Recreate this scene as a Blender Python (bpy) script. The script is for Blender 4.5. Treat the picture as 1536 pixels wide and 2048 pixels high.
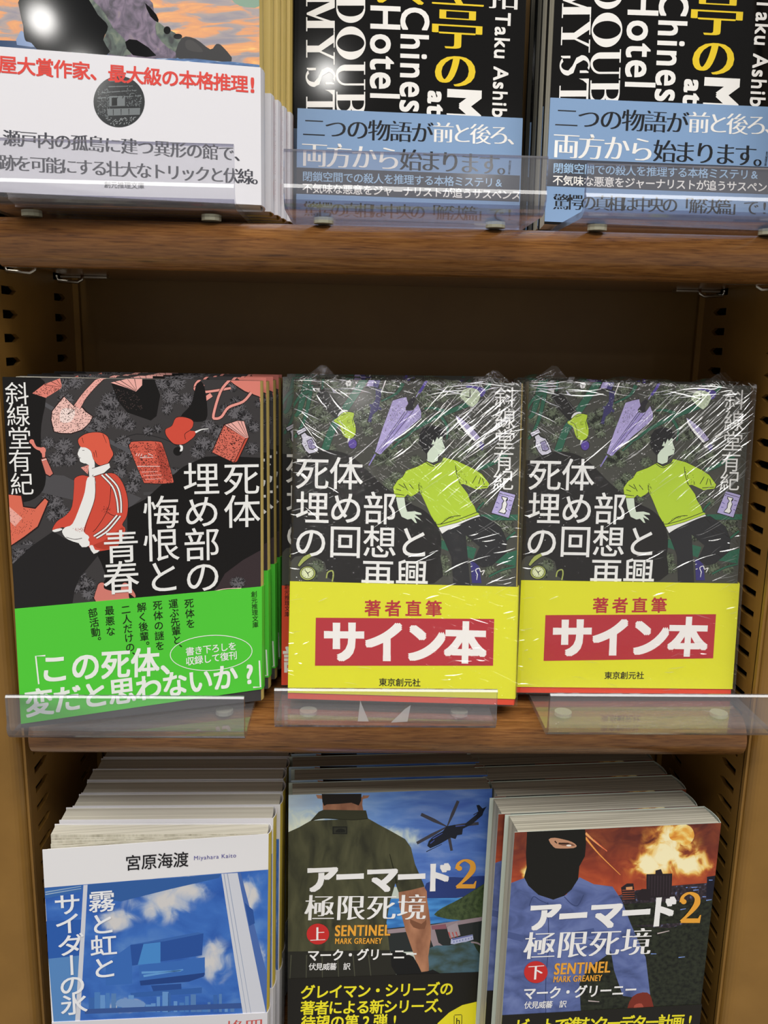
import bpy, math, random
import numpy as np
from mathutils import Vector, Matrix
from mathutils.geometry import tessellate_polygon
random.seed(7)
S = 0.1                       # all lengths below are in decimetres
sc = bpy.context.scene
COL = sc.collection
for o in list(bpy.data.objects): bpy.data.objects.remove(o)

# ------------------------------------------------------------------ camera
def frame_axes(yaw, pitch, roll):
    cy, sy, cp, sp = math.cos(yaw), math.sin(yaw), math.cos(pitch), math.sin(pitch)
    f = Vector((-sy*cp, cy*cp, sp)); r = Vector((cy, sy, 0)); u = r.cross(f)
    cr, sr = math.cos(roll), math.sin(roll)
    return cr*r+sr*u, -sr*r+cr*u, f
cam = bpy.data.objects.new('camera', bpy.data.cameras.new('camera')); COL.objects.link(cam)
r_, u_, f_ = frame_axes(-0.0355, -0.2034, 0.0207)
M = Matrix((( r_.x, u_.x, -f_.x), (r_.y, u_.y, -f_.y), (r_.z, u_.z, -f_.z))).to_4x4()
M.translation = Vector((1.5737, -3.6991, 0.3485))*S
cam.matrix_world = M
cam.data.sensor_fit = 'VERTICAL'; cam.data.sensor_height = 24; cam.data.lens = 24*1685.23/2048
cam.data.clip_start = 0.01
sc.camera = cam

# ------------------------------------------------------------------ light
wd = bpy.data.worlds.new('shop_ambient'); sc.world = wd; wd.use_nodes = True
wd.node_tree.nodes['Background'].inputs[0].default_value = (1.0, .97, .92, 1)
wd.node_tree.nodes['Background'].inputs[1].default_value = 0.25
def area(name, loc, target, sx, sy, power, shape='RECTANGLE', col=(1, .98, .94)):
    L = bpy.data.lights.new(name, 'AREA'); L.shape = shape; L.size = sx*S; L.size_y = sy*S; L.energy = power; L.color = col
    o = bpy.data.objects.new(name, L); COL.objects.link(o); o.location = Vector(loc)*S
    o.rotation_euler = (Vector(target)-Vector(loc)).to_track_quat('-Z', 'Y').to_euler()
    return o
for fx, fy, fz, wd, pw in ((1, -15, 30, 9, 88), (0, -22, 31, 2.2, 50), (2, -30, 32, 2.2, 50)):
    area('added_fill_strip', (fx, fy, fz), (2, -3, -6), 60, wd, pw)  # unseen fill rows, added and placed so covers stay clear and creases glint
for lx, ly, lz, e in ((-2.2, -23, 15.8, 2.4), (-1.2, -25.5, 15.8, 2.4), (2.3, -23, 15, 2.4), (-4.4, -50, 15, 5.0), (5.6, -15, 15.5, 2.4), (9, -30, 15.5, 3), (14, -50, 15.5, 5), (-9, -34, 15.5, 3), (-1.2, -13, 15.5, 2)):
    area('ceiling_downlight', (lx, ly, lz), (1.7, 0, 0), .75, .75, e*.32, 'DISK')
sc.view_settings.view_transform = 'Standard'; sc.view_settings.look = 'None'
sc.view_settings.gamma = 1; sc.view_settings.use_curve_mapping = False
sc.view_settings.exposure = 0.15

# ------------------------------------------------------------------ materials
def lin(h):
    if isinstance(h, str):
        h = h.lstrip('#'); h = [int(h[i:i+2], 16)/255 for i in (0, 2, 4)]
    return tuple([((c/12.92) if c <= .04045 else ((c+.055)/1.055)**2.4) for c in h]) + (1,)
def new_mat(name):
    m = bpy.data.materials.new(name); m.use_nodes = True
    return m, m.node_tree.nodes, m.node_tree.links, m.node_tree.nodes['Principled BSDF']
INK = {}
def ink(h, rough=.12, spec=.35):
    k = (h, rough)
    if k not in INK:
        m, n, l, b = new_mat('print_' + h.lstrip('#')); b.inputs['Base Color'].default_value = lin(h)
        b.inputs['Roughness'].default_value = rough; b.inputs['Specular IOR Level'].default_value = spec
        INK[k] = m
    return INK[k]
def noise_mat(name, stops, scale=(1, 1, 1), nscale=5., detail=5., coord='UV', rough=.3, rot=0, bump=0, grad=None, distort=0., rn=.5, cores=None, core=None):
    """colour ramp over a stretched noise; grad=(axis, stops, weight) mixes in a straight printed gradient"""
    m, n, l, b = new_mat(name)
    tc = n.new('ShaderNodeTexCoord'); mp = n.new('ShaderNodeMapping'); mp.inputs['Scale'].default_value = scale; mp.inputs['Rotation'].default_value = (0, 0, rot)
    l.new(tc.outputs[coord], mp.inputs[0])
    nz = n.new('ShaderNodeTexNoise'); nz.inputs['Scale'].default_value = nscale; nz.inputs['Detail'].default_value = detail; nz.inputs['Distortion'].default_value = distort
    nz.inputs['Roughness'].default_value = rn
    l.new(mp.outputs[0], nz.inputs['Vector'])
    def ramp(st, src):
        r = n.new('ShaderNodeValToRGB'); e = r.color_ramp.elements
        e[0].position = st[0][0]; e[0].color = lin(st[0][1]); e[1].position = st[-1][0]; e[1].color = lin(st[-1][1])
        for p, c in st[1:-1]:
            q = e.new(p); q.color = lin(c)
        l.new(src, r.inputs[0]); return r
    r = ramp(stops, nz.outputs['Fac']); out = r.outputs[0]
    if grad:
        ax, st, wgt = grad
        sp = n.new('ShaderNodeSeparateXYZ'); l.new(tc.outputs[coord], sp.inputs[0])
        g = ramp(st, sp.outputs[ax]); mx = n.new('ShaderNodeMix'); mx.data_type = 'RGBA'; mx.inputs[0].default_value = wgt
        l.new(out, mx.inputs[6]); l.new(g.outputs[0], mx.inputs[7]); out = mx.outputs[2]
    if cores:            # soft bright clouds in the printed picture, broken up by the same noise
        sp = n.new('ShaderNodeSeparateXYZ'); l.new(tc.outputs[coord], sp.inputs[0]); tot = None
        def mth(op, a, b2=None):
            q = n.new('ShaderNodeMath'); q.operation = op
            for i, v in enumerate((a, b2)):
                if v is None: continue
                if isinstance(v, (int, float)): q.inputs[i].default_value = v
                else: l.new(v, q.inputs[i])
            return q.outputs[0]
        for cx, cy, rx, ry in cores:
            dx = mth('DIVIDE', mth('SUBTRACT', sp.outputs[0], cx), rx); dy = mth('DIVIDE', mth('SUBTRACT', sp.outputs[1], cy), ry)
            d = mth('SQRT', mth('ADD', mth('MULTIPLY', dx, dx), mth('MULTIPLY', dy, dy))); v = mth('SUBTRACT', 1.0, d); tot = v if tot is None else mth('MAXIMUM', tot, v)
        n2 = n.new('ShaderNodeTexNoise'); n2.inputs['Scale'].default_value = 9; n2.inputs['Detail'].default_value = 8; n2.inputs['Distortion'].default_value = .8; l.new(tc.outputs[coord], n2.inputs['Vector'])
        fac = mth('ADD', mth('MULTIPLY', tot, 1.1), mth('MULTIPLY', mth('SUBTRACT', n2.outputs['Fac'], .5), 2.6))
        cl = n.new('ShaderNodeMapRange'); cl.inputs[1].default_value = 0; cl.inputs[2].default_value = .55; l.new(fac, cl.inputs[0])
        gate = n.new('ShaderNodeMapRange'); gate.inputs[1].default_value = -.25; gate.inputs[2].default_value = .25; l.new(tot, gate.inputs[0])
        k = ramp(core, fac); mx = n.new('ShaderNodeMix'); mx.data_type = 'RGBA'; l.new(mth('MULTIPLY', cl.outputs[0], gate.outputs[0]), mx.inputs[0])
        l.new(out, mx.inputs[6]); l.new(k.outputs[0], mx.inputs[7]); out = mx.outputs[2]
    l.new(out, b.inputs['Base Color']); b.inputs['Roughness'].default_value = rough
    if bump:
        bp = n.new('ShaderNodeBump'); bp.inputs['Strength'].default_value = bump; bp.inputs['Distance'].default_value = .0004
        l.new(nz.outputs['Fac'], bp.inputs['Height']); l.new(bp.outputs[0], b.inputs['Normal'])
    return m
WOOD = noise_mat('walnut_laminate', [(.28, '#5c3a1e'), (.42, '#85552b'), (.55, '#986534'), (.7, '#a8743e')], (70, 1100, 1100), 1.0, 6, 'Object', .27, bump=.08, distort=.4, rn=.6)
WOOD.node_tree.nodes['Principled BSDF'].inputs['Coat Weight'].default_value = .7
WOOD.node_tree.nodes['Principled BSDF'].inputs['Coat Roughness'].default_value = .17
STEEL = noise_mat('brown_painted_steel', [(.3, '#84602a'), (.7, '#8f6930')], (1, 1, 1), 45, 3, 'Object', .36, bump=.04)
BACKM = noise_mat('brown_back_board', [(.3, '#7c5a26'), (.7, '#84622c')], (1, 1, 1), 30, 3, 'Object', .45)
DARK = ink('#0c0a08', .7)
PAPER = noise_mat('page_edges', [(.25, '#8e887a'), (.42, '#c4beac'), (.6, '#dfdaca'), (.8, '#b0aa98')], (3, 1500, 3), 1.0, 4, 'Object', .7, rn=.75)
PAPERD = noise_mat('grey_page_edges', [(.3, '#4f4b40'), (.43, '#a39e8e'), (.6, '#cdc8b6'), (.75, '#7a7567')], (5, 900, 5), 1.0, 4, 'Object', .7, rn=.75)
CREAM = ink('#d3b96c', .4); YELLOW_SPINE = ink('#dcc24c', .35); WHITE = ink('#eceaec', .35)
METAL, _, _, _b = new_mat('plated_steel'); _b.inputs['Base Color'].default_value = (.62, .58, .5, 1); _b.inputs['Metallic'].default_value = 1; _b.inputs['Roughness'].default_value = .3
RUBBER = ink('#b5b39a', .4)

def clear_mat(name, tint, haze, ior=1.5, rough=.05, bump=None):
    m, n, l, b = new_mat(name); n.remove(b); out = n['Material Output']
    tr = n.new('ShaderNodeBsdfTransparent'); tr.inputs[0].default_value = tint + (1,)
    gl = n.new('ShaderNodeBsdfGlossy'); gl.inputs['Roughness'].default_value = rough; gl.inputs[0].default_value = (1, 1, 1, 1)
    df = n.new('ShaderNodeBsdfDiffuse'); df.inputs[0].default_value = (.8, .8, .84, 1)
    lw = n.new('ShaderNodeLayerWeight'); lw.inputs['Blend'].default_value = .5      # same reflectance from either face of the sheet
    pw = n.new('ShaderNodeMath'); pw.operation = 'POWER'; pw.inputs[1].default_value = 5; l.new(lw.outputs['Facing'], pw.inputs[0])
    f0 = 2*((ior-1)/(ior+1))**2; fr = n.new('ShaderNodeMath'); fr.operation = 'MULTIPLY_ADD'; fr.inputs[1].default_value = 1-f0; fr.inputs[2].default_value = f0; l.new(pw.outputs[0], fr.inputs[0])
    m1 = n.new('ShaderNodeMixShader'); m2 = n.new('ShaderNodeMixShader'); m1.inputs[0].default_value = haze
    l.new(tr.outputs[0], m1.inputs[1]); l.new(df.outputs[0], m1.inputs[2])
    l.new(fr.outputs[0], m2.inputs[0]); l.new(m1.outputs[0], m2.inputs[1]); l.new(gl.outputs[0], m2.inputs[2]); l.new(m2.outputs[0], out.inputs[0])
    if bump:          # creases: thin ridges along two directions, each strong in its own corner of the film
        tc = n.new('ShaderNodeTexCoord'); hs = None; sx = n.new('ShaderNodeSeparateXYZ'); l.new(tc.outputs['Object'], sx.inputs[0])
        def mth(op, a, b2=None):
            q = n.new('ShaderNodeMath'); q.operation = op
            for i, v in enumerate((a, b2)):
                if v is None: continue
                if isinstance(v, (int, float)): q.inputs[i].default_value = v
                else: l.new(v, q.inputs[i])
            return q.outputs[0]
        for (rot, scl, strg, width, cx, cz, rad) in bump:
            mp = n.new('ShaderNodeMapping'); mp.inputs['Rotation'].default_value = (0, rot, 0); l.new(tc.outputs['Object'], mp.inputs[0])
            mq = n.new('ShaderNodeMapping'); mq.inputs['Scale'].default_value = scl; l.new(mp.outputs[0], mq.inputs[0])
            nz = n.new('ShaderNodeTexNoise'); nz.inputs['Scale'].default_value = 1; nz.inputs['Detail'].default_value = 2; nz.inputs['Distortion'].default_value = .4; l.new(mq.outputs[0], nz.inputs['Vector'])
            rd = n.new('ShaderNodeMapRange'); rd.inputs[1].default_value = 0; rd.inputs[2].default_value = width; rd.inputs[3].default_value = 1; rd.inputs[4].default_value = 0; rd.interpolation_type = 'SMOOTHSTEP'
            l.new(mth('ABSOLUTE', mth('SUBTRACT', nz.outputs['Fac'], .5)), rd.inputs[0])
            dx = mth('SUBTRACT', sx.outputs[0], cx); dz = mth('SUBTRACT', sx.outputs[2], cz); d = mth('SQRT', mth('ADD', mth('MULTIPLY', dx, dx), mth('MULTIPLY', dz, dz)))
            mk = n.new('ShaderNodeMapRange'); mk.inputs[1].default_value = rad*.35; mk.inputs[2].default_value = rad; mk.inputs[3].default_value = 1; mk.inputs[4].default_value = .10; l.new(d, mk.inputs[0])
            v = mth('MULTIPLY', mth('MULTIPLY', rd.outputs[0], mk.outputs[0]), strg); hs = v if hs is None else mth('ADD', hs, v)
        bp = n.new('ShaderNodeBump'); bp.inputs['Strength'].default_value = 1; bp.inputs['Distance'].default_value = .001
        l.new(hs, bp.inputs['Height']); l.new(bp.outputs[0], gl.inputs['Normal'])
    return m
ACRYL = clear_mat('clear_acrylic', (.93, .93, .955), .045, 1.5, .05)
FOLD = clear_mat('folded_film', (.97, .97, .97), .02, 1.75, .12)
ACEDGE = clear_mat('acrylic_edge', (.48, .48, .60), .10, 1.6, .08)  # darker tint stands in for the refraction that dims the sheet's edges
FILM = clear_mat('shrink_film', (.995, .995, .995), .004, 1.4, .06,
                 [(-.66, (50, 1, 330), .16, .09, .095, .125, .085), (.5, (55, 1, 300), .16, .09, .02, .14, .07), (.15, (120, 1, 240), .12, .09, .004, .08, .05), (-.35, (60, 1, 260), .12, .08, .09, .03, .06)])

# ------------------------------------------------------------------ mesh helpers
def link_mesh(name, verts, faces, mats, parent=None, midx=None, uvs=None, smooth=False):
    me = bpy.data.meshes.new(name); me.from_pydata([tuple(c*S for c in v) for v in verts], [], faces)
    for m in (mats if isinstance(mats, (list, tuple)) else [mats]): me.materials.append(m)
    if midx is not None: me.polygons.foreach_set('material_index', midx)
    if uvs is not None:
        ul = me.uv_layers.new(name='UVMap'); li = np.empty(len(me.loops), dtype=np.int32); me.loops.foreach_get('vertex_index', li)
        ul.data.foreach_set('uv', np.asarray(uvs, dtype=np.float32)[li].ravel())
    if smooth: me.polygons.foreach_set('use_smooth', [True]*len(me.polygons))
    me.update()
    o = bpy.data.objects.new(name, me); COL.objects.link(o)
    if parent: o.parent = parent
    return o
class MB:
    def __init__(s): s.v = []; s.f = []; s.m = []
    def quad(s, pts, mi=0):
        b = len(s.v); s.v += [tuple(p) for p in pts]; s.f.append(tuple(range(b, b+len(pts)))); s.m.append(mi)
    def box(s, x0, x1, y0, y1, z0, z1, mi=0):
        P = [(x, y, z) for z in (z0, z1) for y in (y0, y1) for x in (x0, x1)]; b = len(s.v); s.v += P
        for f in ((0, 2, 3, 1), (4, 5, 7, 6), (0, 1, 5, 4), (2, 6, 7, 3), (0, 4, 6, 2), (1, 3, 7, 5)):
            s.f.append(tuple(b+i for i in f)); s.m.append(mi)
    def prism(s, prof, a0, a1, axis='x', mi=0, caps=True, close=True):
        """profile of 2-D points extruded; axis x: (y,z) profile, axis z: (x,y) profile; a0/a1 numbers or per-point lists"""
        n = len(prof); b = len(s.v)
        for k, a in enumerate((a0, a1)):
            for i, (p, q) in enumerate(prof):
                t = a[i] if isinstance(a, (list, tuple)) else a
                s.v.append((t, p, q) if axis == 'x' else (p, q, t))
        for i in range(n if close else n-1):
            j = (i+1) % n; mm = mi[i] if isinstance(mi, (list, tuple)) else mi
            s.f.append((b+i, b+j, b+n+j, b+n+i)); s.m.append(mm)
        if caps and close:
            m0 = mi[0] if isinstance(mi, (list, tuple)) else mi
            for off in (0, n):
                for t in tessellate_polygon([[Vector((p, q, 0)) for p, q in prof]]):
                    s.f.append(tuple(b+off+i for i in t)); s.m.append(m0)
    def tube(s, pts, r, seg=8, mi=0):
        b = len(s.v); n = len(pts)
        for i, p in enumerate(pts):
            p = Vector(p); d = (Vector(pts[min(i+1, n-1)])-Vector(pts[max(i-1, 0)])).normalized()
            a = d.cross(Vector((0, 1, .01)) if abs(d.y) < .9 else Vector((1, 0, 0))).normalized(); c = d.cross(a)
            for k in range(seg):
                t = 2*math.pi*k/seg; s.v.append(tuple(p+(a*math.cos(t)+c*math.sin(t))*r))
        for i in range(n-1):
            for k in range(seg):
                j = (k+1) % seg; s.f.append((b+i*seg+k, b+i*seg+j, b+(i+1)*seg+j, b+(i+1)*seg+k)); s.m.append(mi)
        s.f.append(tuple(b+k for k in range(seg))); s.m.append(mi); s.f.append(tuple(b+(n-1)*seg+k for k in range(seg))); s.m.append(mi)
    def build(s, name, mats, parent=None, smooth=False): return link_mesh(name, s.v, s.f, mats, parent, s.m, smooth=smooth)
def empty(name, loc, label, cat, group=None, mat=None):
    o = bpy.data.objects.new(name, None); COL.objects.link(o); o.empty_display_size = .02
    if mat is not None: o.matrix_world = mat
    else: o.location = Vector(loc)*S
    tag(o, label, cat, group); return o
def tag(o, label, cat, group=None):
    o['label'] = label; o['category'] = cat
    if group: o['group'] = group
def copy_tree(o, parent=None):
    c = o.copy(); COL.objects.link(c); c.parent = parent
    if parent: c.matrix_parent_inverse = o.matrix_parent_inverse.copy()
    for ch in list(o.children): copy_tree(ch, c)
    return c

# ------------------------------------------------------------------ bookcase
W, D = 3.54, 1.203
ZB, ZT = -4.3, 3.1
ZU0, ZU1 = .615, .82          # upper shelf bottom / top
ZM0, ZM1 = -1.625, -1.42      # middle shelf
ZL1 = -3.57                   # lower shelf top
case = empty('bookcase', (W/2, D, ZB), 'brown painted steel bookcase with slotted side uprights around the shelves', 'bookcase')
case_loc = Vector((W/2, D, ZB))
def cpart(mb, name, mats, smooth=False, parent=case):
    mb.v = [(x-case_loc.x, y-case_loc.y, z-case_loc.z) for x, y, z in mb.v]
    return mb.build(name, mats, parent, smooth)
PZ0, PP = .5254, .10548
def side_panel(sgn):
    """sgn=+1: left panel (inner face at X=0), -1: right panel (inner face at X=W)"""
    mb = MB(); X = (lambda d: d) if sgn > 0 else (lambda d: W-d)   # d>0 goes into the bay
    ks = list(range(int((PZ0-ZT)/PP), int((PZ0-ZB)/PP)))
    cols = [(.13, .43, .197), (.79, 1.09, .862)]                   # cell y range, hole start
    ys = [.07, .13, .43, .79, 1.09, D]
    zt = PZ0-(ks[0]-.5)*PP; zb = PZ0-(ks[-1]+.5)*PP
    for a, b in ((.07, .13), (.43, .79), (1.09, D)):
        mb.quad([(X(0), a, zb), (X(0), b, zb), (X(0), b, zt), (X(0), a, zt)])
    for a, b, h0 in cols:
        for k in ks:
            z = PZ0-k*PP; hz = .019
            hole = [(h0, z-hz), (h0+.125, z-hz), (h0+.168, z), (h0+.125, z+hz), (h0, z+hz)]
            outer = [(a, z-PP/2), (b, z-PP/2), (b, z+PP/2), (a, z+PP/2)]
            P = outer+hole; base = len(mb.v); mb.v += [(X(0), p, q) for p, q in P]
            for t in tessellate_polygon([[Vector((p, q, 0)) for p, q in outer], [Vector((p, q, 0)) for p, q in hole]]):
                mb.f.append(tuple(base+i for i in t)); mb.m.append(0)
            # pressed lip and the hollow behind it
            hb = [(p, q) for p, q in hole]
            for i in range(5):
                (p, q), (p2, q2) = hb[i], hb[(i+1) % 5]
                mb.quad([(X(0), p, q), (X(0), p2, q2), (X(-.02), p2, q2), (X(-.02), p, q)])
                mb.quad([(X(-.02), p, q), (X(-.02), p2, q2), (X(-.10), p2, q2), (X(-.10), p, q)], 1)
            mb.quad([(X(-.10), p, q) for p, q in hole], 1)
    # rounded front corner, flat front face, outer return
    arc = [(0-.06*(1-math.cos(t)), .09-.06*math.sin(t)) for t in [i*math.pi/2/6 for i in range(7)]]
    prof = [(0, .13), (0.0, .09)] + arc[1:] + [(-.42, .03), (-.42, 1.25)]
    for (d0, y0), (d1, y1) in zip(prof[:-1], prof[1:]):
        mb.quad([(X(d0), y0, ZB), (X(d1), y1, ZB), (X(d1), y1, ZT), (X(d0), y0, ZT)])
    o = cpart(mb, 'side_panel', [STEEL, DARK])
    # narrow folded seam near the front edge and the channel in the back corner
    m2 = MB(); a, b = sorted((X(0), X(.012))); m2.box(a, b, .075, .10, ZB, ZT)
    a, b = sorted((X(0), X(.03))); m2.box(a, b, D-.045, D-.03, ZB, ZT)
    cpart(m2, 'corner_channel', [STEEL])
side_panel(1); side_panel(-1)
mb = MB(); mb.box(-.42, W+.42, D, D+.03, ZB, ZT); cpart(mb, 'back_panel', [BACKM])
def clip(side, y, z):
    X = (lambda d: d) if side > 0 else (lambda d: W-d)
    mb = MB(); L = .135
    mb.tube([(X(.0), y, z-.005), (X(.012), y-.01, z-.03), (X(L-.02), y-.012, z-.034), (X(L), y-.01, z-.022), (X(L), y, z+.0)], .009, 8)
    o = cpart(mb, 'shelf_clip', [METAL], True)
    m2 = MB(); a, b = sorted((X(.02), X(.26))); m2.box(a, b, y, y+.06, z-.012, z-.003); cpart(m2, 'clip_tongue', [METAL])
for sd in (1, -1):
    for zz in (ZU0+.022, ZM0+.022):
        for yy in (.25, .91): clip(sd, yy, zz)

def shelf(z0, z1, label, x0=.06, x1=3.48):
    h = z1-z0; mb = MB(); r = h*.56; prof = [(D-.02, z1), (r+.03, z1)]
    for i in range(13):
        t = i*math.pi/2/12; prof.append((r-r*math.sin(t), z1-r+r*math.cos(t)))
    for i in range(1, 8):
        t = i*math.radians(62)/7; prof.append((.095*(1-math.cos(t)), z1-r-(h*.94-r)*math.sin(t)/math.sin(math.radians(62))))
    prof += [(.056, z1-h*.965), (.075, z0), (.11, z0), (.12, z0+.022), (D-.02, z0+.022)]
    c = Vector(((x0+x1)/2, .6, z0))
    mb.prism([(p-c.y, q-c.z) for p, q in prof], x0-c.x, x1-c.x)
    o = mb.build('wooden_shelf', [WOOD]); o.location = c*S
    me = o.data; me.polygons.foreach_set('use_smooth', [len(q.vertices) == 4 and abs(q.normal.x) < .5 and q.center.y < -.045 for q in me.polygons])
    tag(o, label, 'shelf'); return o
shelf(ZU0, ZU1, 'upper walnut-coloured shelf board with rounded front edge carrying the top row of books')
shelf(ZM0, ZM1, 'middle walnut-coloured shelf board carrying the signed books wrapped in film')
shelf(ZL1-.205, ZL1, 'lower walnut-coloured shelf board under the bottom stacks of books')

# ------------------------------------------------------------------ acrylic book stops
def stop(x0, x1, y, zs, feet, label, lip=.205, depth=.85, th=.026, yaw=0):
    """zs: shelf surface, feet: height of the rubber feet"""
    root = empty('acrylic_book_stop', (x0, y, zs), label, 'book stop', 'clear acrylic book stops on the shelves')
    root.rotation_euler.z = yaw
    w = x1-x0; z = feet; R = .065; prof = [(depth, z), (depth, z+th)]
    n = 6
    for i in range(n+1):      # inner bend
        t = i*math.pi/2/n; prof.append((R-(R-th)*math.sin(t), z+R-(R-th)*math.cos(t)))
    prof += [(th, z+lip-.008), (th*.7, z+lip), (th*.3, z+lip), (0, z+lip-.008)]
    prof += [(0, z+.088), (-.008, z+.073)]          # step added across the lip, angled to catch light as a bright line
    for i in range(n+1):
        t = i*math.pi/2/n; prof.append((R-(R+.008)*math.cos(t), z+R-R*math.sin(t)))
    kk = len(prof); mi = [0]*kk; a0 = n+3
    for q in range(a0, a0+3): mi[q] = 1                 # polished top edge of the lip
    for q in range(kk-n//2-2, kk-1): mi[q] = 1            # outer bend, tinted darker to imitate refraction
    mb = MB(); mb.prism(prof, 0, w, mi=mi)
    nf = len(mb.f)
    for q in range(kk, nf): mb.m[q] = 1                   # sawn ends
    o = mb.build('acrylic_plate', [ACRYL, ACEDGE], root)
    for fx in (.14, w-.14):
        for fy in ((-y+.07), depth-.12):
            m2 = MB(); m2.prism([(fx+.042*math.cos(a), fy+.042*math.sin(a)) for a in [i*math.pi/6 for i in range(12)]], .0, feet, 'z')
            f = m2.build('rubber_foot', [RUBBER], root)
    return root
stop(1.285, 2.30, -.275, ZU1, .012, 'clear acrylic book stop at the centre of the upper shelf, before a blue-banded black book', .215)
stop(.06, 1.09, -.235, ZU1, .012, 'clear acrylic book stop at the left of the upper shelf, under the white-banded book', .235)
stop(2.46, 3.49, -.25, ZU1, .012, 'clear acrylic book stop at the right end of the upper shelf', .20)
FM = .018
mid = stop(1.225, 2.23, -.16, ZM1, FM, 'clear acrylic book stop with tape residue, middle shelf centre', .205)
stop(.085, 1.105, -.272, ZM1, FM, 'clear acrylic book stop in front of the green-banded book', .215)
stop(2.455, 3.50, -.22, ZM1, FM, 'clear acrylic book stop at the right end of the middle shelf', .215)

TAPE = clear_mat('old_tape_glue', (.80, .74, .62), .38, 1.5, .4)
for pts in ([(.375, .075), (.425, .075), (.385, .175)], [(.525, .07), (.60, .075), (.612, .155), (.585, .135)]):
    t_ = MB(); t_.quad([(x, -.010, z) for x, z in pts]); t_.build('tape_residue', [TAPE], mid)
#ART#
# ------------------------------------------------------------------ printed artwork
GL = {}
def glyph(s, off=0.):
    key = (s, off)
    if key not in GL:
        c = bpy.data.curves.new('g', 'FONT'); c.body = s; c.size = 1; c.resolution_u = 4; c.offset = off
        if len(s) > 1: c.space_character = 1.12
        o = bpy.data.objects.new('g', c); COL.objects.link(o)
        dg = bpy.context.evaluated_depsgraph_get(); me = bpy.data.meshes.new_from_object(o.evaluated_get(dg))
        v = np.array([(p.co.x, p.co.y) for p in me.vertices]).reshape(-1, 2); f = [tuple(p.vertices) for p in me.polygons]
        GL[key] = (v, f); bpy.data.objects.remove(o); bpy.data.curves.remove(c); bpy.data.meshes.remove(me)
    return GL[key]
def homography(src, dst):
    A = []; b = []
    for (x, y), (u, v) in zip(src, dst):
        A.append([x, y, 1, 0, 0, 0, -u*x, -u*y]); b.append(u)
        A.append([0, 0, 0, x, y, 1, -v*x, -v*y]); b.append(v)
    return np.append(np.linalg.solve(np.array(A, float), np.array(b, float)), 1).reshape(3, 3)
def curve(pts, closed=True, n=4):
    P = [np.array(p, float) for p in pts]; N = len(P); out = []
    for i in range(N if closed else N-1):
        g = (lambda k: P[k % N]) if closed else (lambda k: P[max(0, min(N-1, k))])
        a, b, c, d = g(i-1), g(i), g(i+1), g(i+2)
        for k in range(n):
            t = k/n; out.append(.5*((2*b)+(-a+c)*t+(2*a-5*b+4*c-d)*t*t+(-a+3*b-3*c+d)*t**3))
    if not closed: out.append(P[-1])
    return out
STEP = 1.0e-5
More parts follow.
